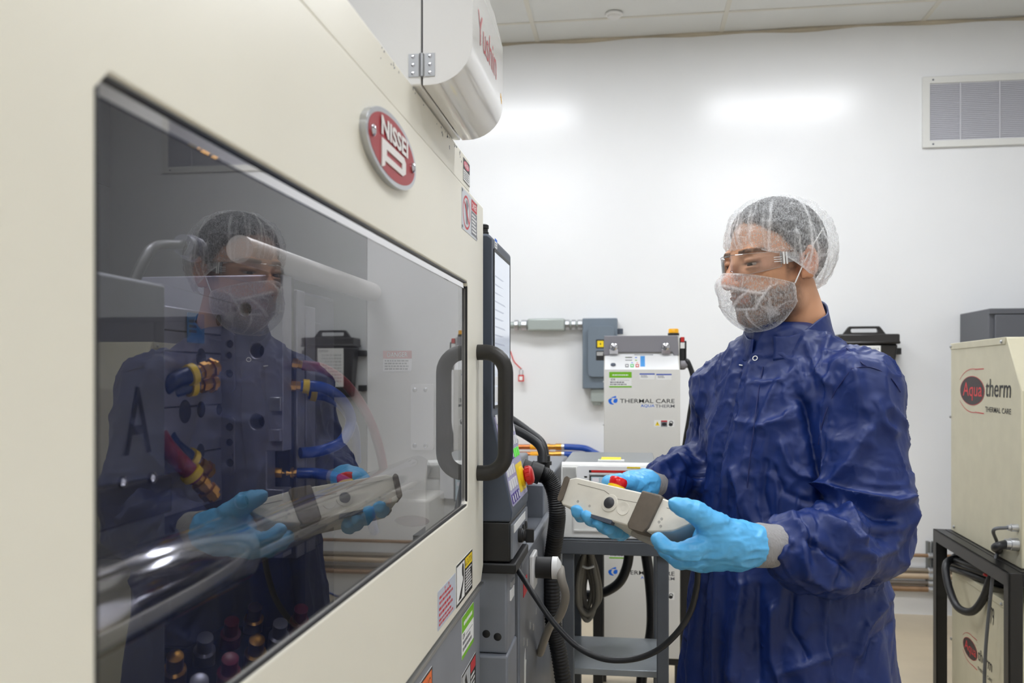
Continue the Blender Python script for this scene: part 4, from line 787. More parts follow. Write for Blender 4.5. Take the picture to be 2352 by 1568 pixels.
for f in (.22, .5, .78):
    mb = MB(); x = gx0+fw+f*(gx1-gx0-2*fw); box(mb, (x-.003, WY-.017, gz0+fw), (x+.003, WY-.0155, gz1-fw), sm); obj('mullion', mb, gr)
for x in (gx0+.06, gx1-.06):
    for z in (gz0+.02, gz1-.02): mb = MB(); lathe(mb, (x, WY-.02, z), -Y, [(0, .006), (.002, .005)], greydk, 10); obj('screw', mb, gr)
# black tub with handle on the wall
ty_ = WY-.16
ta, tb_ = onY(1925, 850, ty_), onY(2066, 800, ty_)
tz1 = onY(1990, 790, ty_).z; tz0 = tz1-.33; tcx = (ta.x+tb_.x)/2; twd = (tb_.x-ta.x)/2
tubm = mat('tub_black', (42, 40, 40), .35)
tu = thing('storage_tub', (tcx, WY-.1, tz0), 'black lidded tub with carry handle hung on the white wall', 'bin')
mb = MB()
V = []; 
for z, s, yb_ in ((tz0, .78, .7), (tz1, .97, 1)):
    V += [(tcx-twd*s, WY-.16*yb_, z), (tcx+twd*s, WY-.16*yb_, z), (tcx+twd*s, WY-.02, z), (tcx-twd*s, WY-.02, z)]
mb.add(V, [(0, 3, 2, 1), (4, 5, 6, 7), (0, 1, 5, 4), (1, 2, 6, 5), (2, 3, 7, 6), (3, 0, 4, 7)], tubm); obj('body', mb, tu, bevel=.015, seg=3)
mb = MB(); box(mb, (tcx-twd, WY-.175, tz1), (tcx+twd, WY-.015, tz1+.06), tubm); box(mb, (tcx-twd-.004, WY-.178, tz1), (tcx+twd+.004, WY-.012, tz1+.018), tubm); obj('lid', mb, tu, bevel=.012, seg=3)
hw = twd*.72; zl = tz1+.06
mb = MB(); prism(mb, [(-hw, 0), (hw, 0), (hw*.75, .042), (hw*.68, .05), (-hw*.68, .05), (-hw*.75, .042)], (tcx-.01, WY-.105, zl), X, Z, Y, .03, tubm, holes=[rrect(-hw*.62, .012, hw*.62, .036, .009)]); obj('handle', mb, tu, bevel=.003)
sticker('paper_sheet', (tcx-twd*.62, WY-.167, tz0+.07), X, Z, twd*1.0, .25, paper, [('t', 'NOTICE', .6, .9, .95, .95, inkblack), ('l', .08, .1, .92, .86, 9, mat('faint', (200, 200, 200), .5))], tu, label='printed sheet in clear sleeve')
for z in (tz1-.04, tz0+.06):
    for s in (-1, 1): mb = MB(); box(mb, (tcx+s*twd*.86-.02, WY-.06, z-.02), (tcx+s*twd*1.12+.02*s, WY-.002, z+.02), black); obj('bracket', mb, tu, bevel=.003)
# dark grey cabinet
cab = thing('storage_cabinet', (2.4, 5.35, 0), 'tall dark grey steel cabinet behind the beige unit', 'cabinet')
caz = onY(2275, 708, 5.14).z; cgm = mat('cabinet_grey', (92, 94, 100), .45, bump=.1, bscale=500, bdist=.0004)
mb = MB(); box(mb, (1.97, 5.16, .05), (2.88, 5.585, caz), cgm); obj('carcass', mb, cab, bevel=.003)
for x in (1.985, 2.43):
    mb = MB(); box(mb, (x+.012, 5.142, .09), (x+.43, 5.16, caz-.035), cgm); d = obj('door', mb, cab, bevel=.003)
    mb = MB(); hx_ = x+.40 if x < 2.2 else x+.05; box(mb, (hx_, 5.12, 1.0), (hx_+.015, 5.142, 1.14), alum); obj('handle', mb, d, bevel=.003)
for za, zb2 in ((caz-.03, caz), (.05, .085)): mb = MB(); box(mb, (1.97, 5.145, za), (2.88, 5.16, zb2), cgm); obj('face_rail', mb, cab, bevel=.002)
mb = MB(); box(mb, (1.99, 5.18, .001), (2.86, 5.57, .05), black); obj('plinth', mb, cab)
# wall pipes, low right
cop2 = mat('aged_copper', (158, 128, 100), .4, metal=.6, var=.2, vscale=20)
pm = [cop2, mat('pipe_steel', (150, 140, 126), .4, metal=.6, var=.2), mat('pipe_tan', (196, 176, 150), .4, metal=.4), mat('pipe_steel2', (120, 112, 104), .4, metal=.5), cop2]
for i, (py, r) in enumerate(((1275, .011), (1309, .014), (1322, .019), (1338, .013), (1352, .017))):
    p = onY(2110, py, WY-.05); t = thing('wall_pipe', (1.4, WY-.05, p.z), '%s horizontal pipe of five low on the wall' % ('topmost', 'second from top', 'middle', 'fourth from top', 'lowest')[i], 'pipe')
    mb = MB(); cyl(mb, (.35, WY-.05, p.z), (1.96, WY-.05, p.z), r, pm[i], 14); obj('pipe', mb, t)
    mb = MB(); q = onY(2139, py, WY-.05); lathe(mb, (q.x-.02, WY-.05, p.z), X, [(0, r+.004), (.004, r+.007), (.036, r+.007), (.04, r+.004)], alum, 10); obj('clamp', mb, t)
st = thing('pipe_strut', onY(2138, 1352, WY-.02), 'grey slotted strut holding the wall pipes', 'strut')
q0, q1 = onY(2138, 1358, WY-.02), onY(2138, 1243, WY-.02)
mb = MB()
for s in (-.016, .016): box(mb, (q0.x+s-.008, WY-.04, q0.z), (q0.x+s+.008, WY, q1.z), mat('strut_grey', (120, 122, 120), .4, metal=.6))
obj('channel', mb, st, bevel=.001)
bl = thing('floor_hose', (1.7, 5.2, .01), 'thin blue air line lying on the floor by the wall', 'hose')
mb = MB(); tube(mb, [(.5, 5.45, .008), (1.2, 5.4, .008), onZ(2080, 1375, .008), onZ(2110, 1391, .008), onZ(2165, 1392, .008), (1.93, 5.1, .008)], .006, bluehose, seg=8); obj('hose_body', mb, bl, smooth=60)
# ================================================================== IMPLICIT SURFACES (numpy) FOR THE OPERATOR
from mathutils.bvhtree import BVHTree
def A3(v): return np.array(v[:], dtype=np.float32)
def smin(a, b, k):
    h = np.clip(.5+.5*(b-a)/k, 0, 1); return b*(1-h)+a*h-k*h*(1-h)
def smax(a, b, k): return -smin(-a, -b, k)
def cone(P, a, b, ra, rb):
    a, b = A3(a), A3(b); d = b-a; t = np.clip(((P-a)@d)/(d@d), 0, 1)
    return np.linalg.norm(P-a-t[:, None]*d, axis=1)-(ra+(rb-ra)*t)
def ell(P, c, r, R=None):
    q = P-A3(c)
    if R is not None: q = q@R
    r = np.array(r, dtype=np.float32); k0 = np.linalg.norm(q/r, axis=1); k1 = np.linalg.norm(q/(r*r), axis=1)+1e-9
    return k0*(k0-1)/k1
def chain(P, pts, k=.006):
    """pts: [(point, radius), ...] tapered limb"""
    d = None
    for (a, ra), (b, rb) in zip(pts[:-1], pts[1:]):
        c_ = cone(P, a, b, ra, rb); d = c_ if d is None else smin(d, c_, k)
    return d
def surface_nets(f, lo, hi, h):
    lo, hi = np.array(lo, np.float32), np.array(hi, np.float32); n = np.ceil((hi-lo)/h).astype(int)+1
    ax = [lo[i]+np.arange(n[i], dtype=np.float32)*h for i in range(3)]
    F = np.empty(n, np.float32)
    for i in range(0, n[0], 24):
        g = np.stack(np.meshgrid(ax[0][i:i+24], ax[1], ax[2], indexing='ij'), -1).reshape(-1, 3)
        F[i:i+24] = f(g).reshape(-1, n[1], n[2])
    ins = F < 0; c8 = sum(ins[a:n[0]-1+a, b:n[1]-1+b, c_:n[2]-1+c_].astype(np.int8) for a in (0, 1) for b in (0, 1) for c_ in (0, 1))
    act = (c8 > 0) & (c8 < 8); I = np.argwhere(act); idx = -np.ones(act.shape, np.int64); idx[act] = np.arange(len(I))
    pos = np.zeros((len(I), 3)); cnt = np.zeros(len(I))
    cor = [(a, b, c_) for a in (0, 1) for b in (0, 1) for c_ in (0, 1)]
    for p in cor:
        for axi in range(3):
            if p[axi]: continue
            q = list(p); q[axi] = 1
            fa = F[I[:, 0]+p[0], I[:, 1]+p[1], I[:, 2]+p[2]]; fb = F[I[:, 0]+q[0], I[:, 1]+q[1], I[:, 2]+q[2]]
            m = (fa < 0) != (fb < 0); t = np.where(m, fa/np.where(m, fa-fb, 1), 0)
            pp = I+np.array(p)+0.0; pp[:, axi] += t; pos[m] += pp[m]; cnt += m
    V = lo+(pos/cnt[:, None])*h; Q = []
    for axi in range(3):
        b, c_ = (axi+1) % 3, (axi+2) % 3
        s0 = [slice(1, -1)]*3; s0[axi] = slice(0, n[axi]-1); s1 = [slice(1, -1)]*3; s1[axi] = slice(1, n[axi])
        A_, B_ = ins[tuple(s0)], ins[tuple(s1)]; E = np.argwhere(A_ != B_); fl = A_[A_ != B_]
        base = E+1; base[:, axi] = E[:, axi]
        def cell(db, dc):
            k = base.copy(); k[:, b] -= db; k[:, c_] -= dc; return idx[k[:, 0], k[:, 1], k[:, 2]]
        q = np.stack([cell(1, 1), cell(0, 1), cell(0, 0), cell(1, 0)], 1)
        q[~fl] = q[~fl][:, ::-1]; Q.append(q)
    Q = np.concatenate(Q); Q = Q[(Q >= 0).all(1)]
    return V, Q
def nmesh(name, V, Q, m, parent, label=None, attr=None, kind=None):
    me = bpy.data.meshes.new(name); me.vertices.add(len(V)); me.vertices.foreach_set('co', V.astype(np.float32).ravel())
    me.loops.add(len(Q)*4); me.loops.foreach_set('vertex_index', Q.astype(np.int32).ravel())
    me.polygons.add(len(Q)); me.polygons.foreach_set('loop_start', np.arange(0, len(Q)*4, 4, dtype=np.int32)); me.polygons.foreach_set('loop_total', np.full(len(Q), 4, np.int32))
    me.update(calc_edges=True); me.validate(); me.polygons.foreach_set('use_smooth', [True]*len(me.polygons)); me.materials.append(m)
    for k, a in (attr or {}).items():
        if a.ndim == 1: at = me.attributes.new(k, 'FLOAT', 'POINT'); at.data.foreach_set('value', a.astype(np.float32))
        else: at = me.attributes.new(k, 'FLOAT_COLOR', 'POINT'); at.data.foreach_set('color', np.concatenate([a, np.ones((len(a), 1))], 1).astype(np.float32).ravel())
    o = bpy.data.objects.new(name, me); COL.objects.link(o)
    if parent is not None:
        o.parent = parent
        if parent.type == 'EMPTY': o.location = -parent.location
    return setp(o, label, kind=kind)
def vnorm(V, Q):
    fn = np.cross(V[Q[:, 2]]-V[Q[:, 0]], V[Q[:, 3]]-V[Q[:, 1]]); N = np.zeros_like(V)
    for i in range(4): np.add.at(N, Q[:, i], fn)
    return N/(np.linalg.norm(N, axis=1)[:, None]+1e-12)
def hash3(i, j, k):
    h = (i*374761393+j*668265263+k*2147483647+12345).astype(np.int64) & 0xffffffff
    h = ((h ^ (h >> 13))*1274126177) & 0xffffffff; h = ((h ^ (h >> 16))*2246822519) & 0xffffffff
    return ((h ^ (h >> 15)) & 0xffff)/65535.0
def vn(P):
    """smooth value noise in -1..1"""
    i = np.floor(P).astype(np.int64); f = P-i; f = f*f*f*(f*(f*6-15)+10); r = 0
    for a in (0, 1):
        for b in (0, 1):
            for c_ in (0, 1):
                w = (f[:, 0] if a else 1-f[:, 0])*(f[:, 1] if b else 1-f[:, 1])*(f[:, 2] if c_ else 1-f[:, 2])
                r = r+w*hash3(i[:, 0]+a, i[:, 1]+b, i[:, 2]+c_)
    return r*2-1
def crease(P): return 1-np.abs(vn(P))*2.2          # sharp ridges
# ================================================================== THE OPERATOR
al = math.radians(46); bf = -math.sin(al)*RV-math.cos(al)*FV; bl = math.cos(al)*RV-math.sin(al)*FV
C0 = FV*1.72+RV*(632/2000*1.72)
per = thing('person', (C0.x, C0.y, 0), 'operator in blue lab coat, hairnet, beard cover and blue gloves', 'person')
# ---- head
ah = math.radians(68.7); hf = -math.sin(ah)*RV-math.cos(ah)*FV
hf = (Matrix.Rotation(math.radians(6), 3, hf.cross(UV)*-1) @ hf).normalized()   # looks slightly down
if hf.z > 0: hf.z = -hf.z
hr = hf.cross(UV).normalized(); hu = hr.cross(hf).normalized(); HO = W(1780, 607, 1.70)
HR = np.array([hr[:], hf[:], hu[:]], dtype=np.float32)          # rows: local axes in world
def h2w(p): return np.asarray(p)@HR+A3(HO)
def HWp(x, y, z): return Vector(h2w(np.array([[x, y, z]], np.float32))[0])
def cranium(P, g=0.): return ell(P, (0, -.008, .034), (.076+g, .092+g, .088+g))
def head(P):
    d = cranium(P)
    d = smin(d, ell(P, (0, .030, -.030), (.063, .066, .086)), .025)
    d = smin(d, ell(P, (0, .036, -.076), (.049, .048, .038)), .02)
    d = smin(d, ell(P, (0, .074, -.100), (.021, .017, .017)), .02)
    d = smin(d, cone(P, (-.034, .081, .024), (.034, .081, .024), .010, .010), .012)
    for s in (-1, 1):
        d = smin(d, ell(P, (s*.044, .053, -.016), (.018, .017, .016)), .02)
        d = smin(d, ell(P, (s*.052, .02, -.072), (.014, .034, .024)), .02)      # jaw angle
        d = smax(d, -ell(P, (s*.032, .101, .004), (.019, .018, .013)), .010)     # eye socket
        d = smin(d, ell(P, (s*.032, .0765, .0086), (.0168, .0138, .0076)), .003)  # upper lid
        d = smin(d, ell(P, (s*.032, .0765, -.0056), (.0158, .0130, .0058)), .003)  # lower lid
    d = smin(d, cone(P, (0, .086, .016), (0, .111, -.026), .0085, .0115), .010)
    d = smin(d, ell(P, (0, .114, -.031), (.0125, .0115, .011)), .006)
    for s in (-1, 1):
        d = smin(d, ell(P, (s*.0135, .104, -.035), (.0075, .0105, .008)), .004)
        d = smax(d, -ell(P, (s*.0065, .113, -.042), (.0038, .005, .004)), .002)
    d = smin(d, ell(P, (0, .091, -.059), (.024, .012, .0055)), .006)
    d = smin(d, ell(P, (0, .089, -.070), (.021, .012, .0065)), .006)
    d = smax(d, -cone(P, (-.02, .101, -.0645), (.02, .101, -.0645), .0018, .0018), .002)
    for s in (-1, 1):                                                              # ears
        c_, sn = math.cos(.35), math.sin(.35)*s
        R = np.array([[c_, -sn, 0], [sn, c_, 0], [0, 0, 1]], np.float32)
        e = ell(P, (s*.080, -.012, -.004), (.0085, .020, .033), R)
        e = smax(e, -ell(P, (s*.090, -.008, .0), (.009, .012, .021), R), .003)
        e = smin(e, ell(P, (s*.076, -.002, -.029), (.004, .006, .008)), .004)
        d = smin(d, e, .005)
    d = smin(d, cone(P, (0, -.022, -.05), (.0, -.062, -.20), .054, .060), .022)
    d = smin(d, cone(P, (-.012, .03, -.14), (-.012, .0, -.2), .018, .02), .02)
    return d
V, Q = surface_nets(head, (-.105, -.13, -.215), (.105, .14, .135), .0021)
x, y, z = V[:, 0], V[:, 1], V[:, 2]; ax_ = np.abs(x)
skin = np.array(sl((206, 152, 116))); col = np.repeat(skin[None], len(V), 0)
nz = vn(V*120)*.5+vn(V*300)*.5; nl = vn(V*30)
col *= (1+.08*nl)[:, None]
rosy = np.exp(-((x)**2+(y-.115)**2+(z+.03)**2)/.0006)+np.exp(-((ax_-.08)**2+(y+.012)**2+(z)**2)/.001)*.9
col = col*(1-np.clip(rosy, 0, 1)[:, None]*np.array([.0, .22, .22]))
lips = np.exp(-((z+.0645)/.009)**2)*(ax_ < .026)*(y > .08); col = col*(1-lips[:, None]*.7)+np.array(sl((170, 100, 92)))*lips[:, None]*.7
def sst(a, b, v): t = np.clip((v-a)/(b-a), 0, 1); return t*t*(3-2*t)
line = -.046+.35*np.clip(.085-y, 0, .2)*sst(.02, .06, ax_)*.55
beard = sst(0, -.012, z-line)*sst(-.02, .03, y+.1*(z+.12))*(1-lips*.6)
beard = np.maximum(beard, sst(.012, .004, np.abs(z+.049))*sst(.03, .022, ax_)*(y > .085)*.9)
side = sst(.062, .068, ax_)*sst(.0, .008, y)*sst(.034, .024, y)*(z < .02)*(z > -.07); beard = np.maximum(beard, side*.85)
beard *= sst(-.19, -.12, z)*np.clip(.85+.5*nz, 0, 1)
brow = sst(.0055, .003, np.abs(z-.024-.10*(.036-np.abs(ax_-.036))*.6))*(ax_ > .012)*(ax_ < .056)*(y > .06)
dark = np.array(sl((38, 30, 27)))
mk = np.clip(np.maximum(beard*.92, brow*np.clip(.85+.3*nz, 0, 1)), 0, 1)[:, None]; col = col*(1-mk)+dark*mk
lash = np.exp(-((ax_-.032)/.016)**4)*np.exp(-((z-.0032)/.0022)**2)*(y > .07); col = col*(1-lash[:, None]*.8)
def attr_mat(name, rough, bump, bscale, sss=0):
    m = bpy.data.materials.new(name); m.use_nodes = True; nt = m.node_tree; b = nt.nodes['Principled BSDF']; a = nt.nodes.new('ShaderNodeAttribute'); a.attribute_name = 'albedo'
    nt.links.new(a.outputs['Color'], b.inputs['Base Color']); b.inputs['Roughness'].default_value = rough
    if sss: b.inputs['Subsurface Weight'].default_value = sss; b.inputs['Subsurface Radius'].default_value = (.006, .003, .0015); b.inputs['Subsurface Scale'].default_value = .6
    n = nt.nodes.new('ShaderNodeTexNoise'); n.inputs['Scale'].default_value = bscale; t = nt.nodes.new('ShaderNodeTexCoord'); nt.links.new(t.outputs['Object'], n.inputs['Vector'])
    bp = nt.nodes.new('ShaderNodeBump'); bp.inputs['Strength'].default_value = bump; bp.inputs['Distance'].default_value = .001; nt.links.new(n.outputs['Fac'], bp.inputs['Height']); nt.links.new(bp.outputs['Normal'], b.inputs['Normal']); return m
body_o = nmesh('body', h2w(V), Q, attr_mat('skin', .45, .25, 700, .0), per, attr={'albedo': col})
# eyes
eyew = mat('eye_white', (190, 178, 168), .2); iris = mat('iris_brown', (44, 28, 20), .35, spec=.25); pup = mat('pupil', (8, 8, 8), .08)
for s in (-1, 1):
    c_ = HWp(s*.032, .0745, .0015); look = (hf*1.0-hr*.22-hu*.14).normalized()
    mb = MB(); r = .0125; lathe(mb, c_-look*r, look, [(r-r*math.cos(a), r*math.sin(a)) for a in np.linspace(0, math.pi-.55, 16)], eyew, 24)
    lathe(mb, c_-look*r, look, [(r-r*math.cos(a), r*math.sin(a)) for a in np.linspace(math.pi-.55, math.pi-.24, 5)], iris, 24)
    lathe(mb, c_-look*r, look, [(r-r*math.cos(a), r*math.sin(a)) for a in np.linspace(math.pi-.24, math.pi, 4)], pup, 24); obj('eye', mb, per, smooth=180)
# hair
def hair(P):
    n = .0016*vn(P*180)
    d = np.abs(cranium(P, .004))-.0045+n
    reg = .004+1.12*P[:, 1]-P[:, 2]; tmp = np.maximum(reg, -P[:, 2]-.055-.3*np.clip(P[:, 1]+.06, -.05, .05))
    return smax(d, tmp+.005*vn(P*60), .006)
V, Q = surface_nets(hair, (-.095, -.13, -.09), (.095, .105, .14), .0023)
nmesh('hair', h2w(V), Q, mat('dark_hair', (44, 40, 40), .6, var=.35, vscale=240, bump=.8, bscale=420, bdist=.003), per, label='short dark hair under the net')
# ---- see-through net fabric
def net_mat(name, base, foldw, tint=(.93, .94, .95)):
    m = bpy.data.materials.new(name); m.use_nodes = True; nt = m.node_tree; nt.nodes.clear(); o = nt.nodes.new('ShaderNodeOutputMaterial')
    t = nt.nodes.new('ShaderNodeTexCoord'); mp = nt.nodes.new('ShaderNodeMapping'); mp.inputs['Scale'].default_value = (1, 1, .45); nt.links.new(t.outputs['Object'], mp.inputs['Vector'])
    n = nt.nodes.new('ShaderNodeTexNoise'); n.inputs['Scale'].default_value = 420; n.inputs['Detail'].default_value = 4; n.inputs['Distortion'].default_value = .8; nt.links.new(mp.outputs[0], n.inputs['Vector'])
    r = nt.nodes.new('ShaderNodeMapRange'); r.inputs[1].default_value = .38; r.inputs[2].default_value = .68; r.inputs[3].default_value = base*.45; r.inputs[4].default_value = base*1.8; nt.links.new(n.outputs['Fac'], r.inputs[0])
    at = nt.nodes.new('ShaderNodeAttribute'); at.attribute_name = 'fold'; ml = nt.nodes.new('ShaderNodeMath'); ml.operation = 'MULTIPLY_ADD'; ml.inputs[1].default_value = foldw; nt.links.new(at.outputs['Fac'], ml.inputs[0]); nt.links.new(r.outputs[0], ml.inputs[2]); ml.use_clamp = True
    d = nt.nodes.new('ShaderNodeBsdfDiffuse'); d.inputs[0].default_value = (*tint, 1); tl = nt.nodes.new('ShaderNodeBsdfTranslucent'); tl.inputs[0].default_value = (*tint, 1)
    m1 = nt.nodes.new('ShaderNodeMixShader'); m1.inputs[0].default_value = .45; nt.links.new(d.outputs[0], m1.inputs[1]); nt.links.new(tl.outputs[0], m1.inputs[2])
    tr = nt.nodes.new('ShaderNodeBsdfTransparent'); mx = nt.nodes.new('ShaderNodeMixShader'); nt.links.new(ml.outputs[0], mx.inputs[0]); nt.links.new(tr.outputs[0], mx.inputs[1]); nt.links.new(m1.outputs[0], mx.inputs[2]); nt.links.new(mx.outputs[0], o.inputs[0]); return m
def grid_mesh(fn, nu, nv, closed=False):
    u, v = np.meshgrid(np.arange(nu)/(nu if closed else nu-1), np.arange(nv)/(nv-1), indexing='ij'); V, fold = fn(u.ravel(), v.ravel()); Q = []
    i, j = np.meshgrid(np.arange(nu if closed else nu-1), np.arange(nv-1), indexing='ij'); i = i.ravel(); j = j.ravel(); i2 = (i+1) % nu
    return V, np.stack([i*nv+j, i2*nv+j, i2*nv+j+1, i*nv+j+1], 1), fold
rg = np.random.RandomState(5); pl_a = rg.rand(46)*2*np.pi; pl_t = rg.rand(46)*.45+.15; pl_w = .012+.018*rg.rand(46); pl_d = (rg.rand(46)-.5)*.9; pl_s = .35+.65*rg.rand(46)
def netcap(u, v):
    ps = u*2*np.pi; ca, sa = np.cos(ps), np.sin(ps)         # 0 = front
    back = np.clip(-ca, 0, 1); front = np.clip(ca, 0, 1)
    a, b, c_ = .084, .104-.006*back, .096
    deg = np.degrees(np.minimum(ps, 2*np.pi-ps)); zr = np.interp(deg, [0, 35, 60, 80, 100, 125, 150, 180], [.030, .026, .012, -.012, -.036, -.040, -.052, -.058])
    rim = np.arccos(np.clip((zr-.030)/(c_+.004), -.97, .97)); ph = v*rim
    earb = np.exp(-((deg-100)/26)**2)*.013*sst(.55, .85, v)
    puff = .003+.010*np.sin(np.pi*np.clip(v, 0, 1))**1.3+.006*back*v+earb
    pull = -.008*np.clip((v-.9)/.1, 0, 1)*(1-np.exp(-((deg-100)/35)**2))
    fold = np.zeros_like(u); disp = np.zeros_like(u)
    for A0, T0, W0, D0, S0 in zip(pl_a, pl_t, pl_w, pl_d, pl_s):
        aa = A0+D0*(1-v)*.6; dd = np.abs((ps-aa+np.pi) % (2*np.pi)-np.pi)*np.clip(np.sin(ph), .15, 1)
        g = np.exp(-(dd/W0)**2)*np.clip((v-T0)/.2, 0, 1)*S0; g2 = np.exp(-(dd/(W0*3.2))**2)*np.clip((v-T0)/.2, 0, 1)
        fold = np.maximum(fold, g*np.clip(1.15-.2*v, 0, 1)); disp += .0022*g2
    fold = np.maximum(fold, np.exp(-((v-1)/.022)**2)*.9)
    st = np.stack([sa*np.sin(ph)*20, ca*np.sin(ph)*20, np.cos(ph)*20], 1)
    cr = np.clip(crease(st*.33+3), 0, 1); fold = np.maximum(fold, .55*np.clip((cr-.86)/.12, 0, 1))
    R = puff+pull+disp+.0035*vn(st*.4)
    x = (a+R)*sa*np.sin(ph); y = (b+R)*ca*np.sin(ph)-.012; z = (c_+R)*np.cos(ph)+.030
    # elastic hugs the brow at the front and sags into a bag at the nape
    z = z-.006*back*v*v
    return np.stack([x, y, z], 1), fold
V, Q, fo = grid_mesh(netcap, 260, 90, True)
nmesh('hairnet', h2w(V), Q, net_mat('hairnet_fabric', .32, .68), per, label='white see-through hairnet', attr={'fold': fo})
def beardnet(u, v):
    ps = (u-.5)*2*np.radians(78); s = np.sin(ps); c_ = np.cos(ps); au = np.abs(u-.5)*2
    top = -.010-.032*au**1.5; bot = -.128+.052*au**3
    z = top+(bot-top)*v; t = v
    # follows nose and cheeks at the top, stands off round the chin
    ry = .128+.010*np.sin(np.pi*t)-.022*t*t; ry = ry-.0*au
    ridge = np.exp(-(ps/.34)**2)
    ry = .103+ridge*(.026*np.exp(-((z+.03)/.03)**2))+.020*np.sin(np.pi*np.clip(t*.95, 0, 1))*c_-.046*t**5
    rx = .0765-.008*t**2+.006*np.sin(np.pi*t)
    n = np.stack([s*4, c_*4, z*40], 1)
    fold = np.zeros_like(u)
    for (u0, v0, u1, v1, w) in ((.46, .05, .56, .55, .012), (.30, .30, .46, .62, .013), (.56, .50, .46, .98, .012), (.2, .35, .30, .30, .018), (.30, .30, .44, .20, .018), (.16, .2, .26, .62, .012), (.26, .62, .40, .60, .013), (.33, .64, .36, .95, .010), (.62, .3, .72, .62, .012), (.72, .3, .86, .4, .012), (.58, .1, .7, .3, .012), (.5, .55, .62, .5, .010)):
        dx, dy = u1-u0, v1-v0; tt = np.clip(((u-u0)*dx+(v-v0)*dy)/(dx*dx+dy*dy), 0, 1); dd = np.hypot(u-u0-tt*dx, (v-v0-tt*dy)*.6); fold = np.maximum(fold, np.exp(-(dd/w)**2)*.8)
    cr = np.clip(crease(n*.8+7), 0, 1); fold = np.maximum(fold, .5*np.clip((cr-.85)/.13, 0, 1))
    fold = np.maximum(fold, np.exp(-(v/.03)**2)*.75); fold = np.maximum(fold, np.exp(-((v-1)/.03)**2)*.7); fold = np.maximum(fold, np.exp(-((au-1)/.03)**2)*.8)
    d = .003*vn(n)+.0025*fold
    return np.stack([(rx+d)*s*1.02, (ry+d)*c_+.0*s, z], 1), fold
V, Q, fo = grid_mesh(beardnet, 170, 110)
nmesh('beard_cover', h2w(V), Q, net_mat('beard_net_fabric', .30, .6), per, label='white see-through beard cover', attr={'fold': fo})
for s in (-1, 1): mb = MB(); tube(mb, [HWp(s*.0775, .020, -.043), HWp(s*.083, -.012, .01), HWp(s*.091, -.045, .055)], .0012, paper, seg=8); obj('ear_loop', mb, per, label='thin white elastic')
# ---- clear safety glasses
gm = thin_glass('clear_lens', (.94, .95, .96), 1.5, True, .02)
def lens(sg):
    def f(u, v):
        ps = sg*np.radians(6+62*u); top = .022-.004*u; bot = -.020+.012*np.exp(-(u/.16)**2)+.010*u**2
        z = top+(bot-top)*v; return np.stack([.0765*np.sin(ps)*1.02, .1100*np.cos(ps)+.0015, z], 1), u*0
    return f
gl_ = []
for s in (-1, 1):
    V, Q, fo = grid_mesh(lens(s), 26, 12); nmesh('glasses_lens', h2w(V), Q if s > 0 else Q[:, ::-1], gm, per, label='clear safety lens', attr={'fold': fo})
clearp = thin_glass('clear_frame', (.78, .78, .78), 1.55, True, .16)
mb = MB(); tube(mb, [HWp(.008, .1108, .020), HWp(0, .1115, .0205), HWp(-.008, .1108, .020)], .0014, clearp, seg=8)
for s in (-1, 1):
    prism(mb, [(0, -.009), (.055, -.004), (.1, -.002), (.1, .004), (.055, .008), (0, .014)], HWp(s*.0715, .046, .004), -hf+hr*(s*.12), hu, hr*s, .0022, clearp)
for s in (-1, 1):
    f_ = lens(s); uu_ = np.linspace(0, 1, 16); loop = [(u_, 0.) for u_ in uu_]+[(1., v_) for v_ in np.linspace(.1, .9, 5)]+[(u_, 1.) for u_ in uu_[::-1]]
    L_, _f = f_(np.array([a[0] for a in loop]), np.array([a[1] for a in loop])); tube(mb, [Vector(p) for p in h2w(L_)], .0006, clearp, seg=6, n=2)
obj('glasses_frame', mb, per, smooth=0)
mb = MB()
for s in (-1, 1):
    for k in range(2): prism(mb, [(0, -.010), (.003, -.010), (.003, .013), (0, .013)], HWp(s*.0745, .040-.0065*k, .004), -hf+hr*(s*.12), hu, hr*s, .001, paper)
    for k in range(3): prism(mb, [(.0, 0), (.016, 0), (.016, .0012), (0, .0012)], HWp(s*.0735, .060, -.001+.004*k), -hf+hr*(s*.12), hu, hr*s, .0006, paper)
obj('temple_hinge', mb, per, smooth=0, kind='stuff')
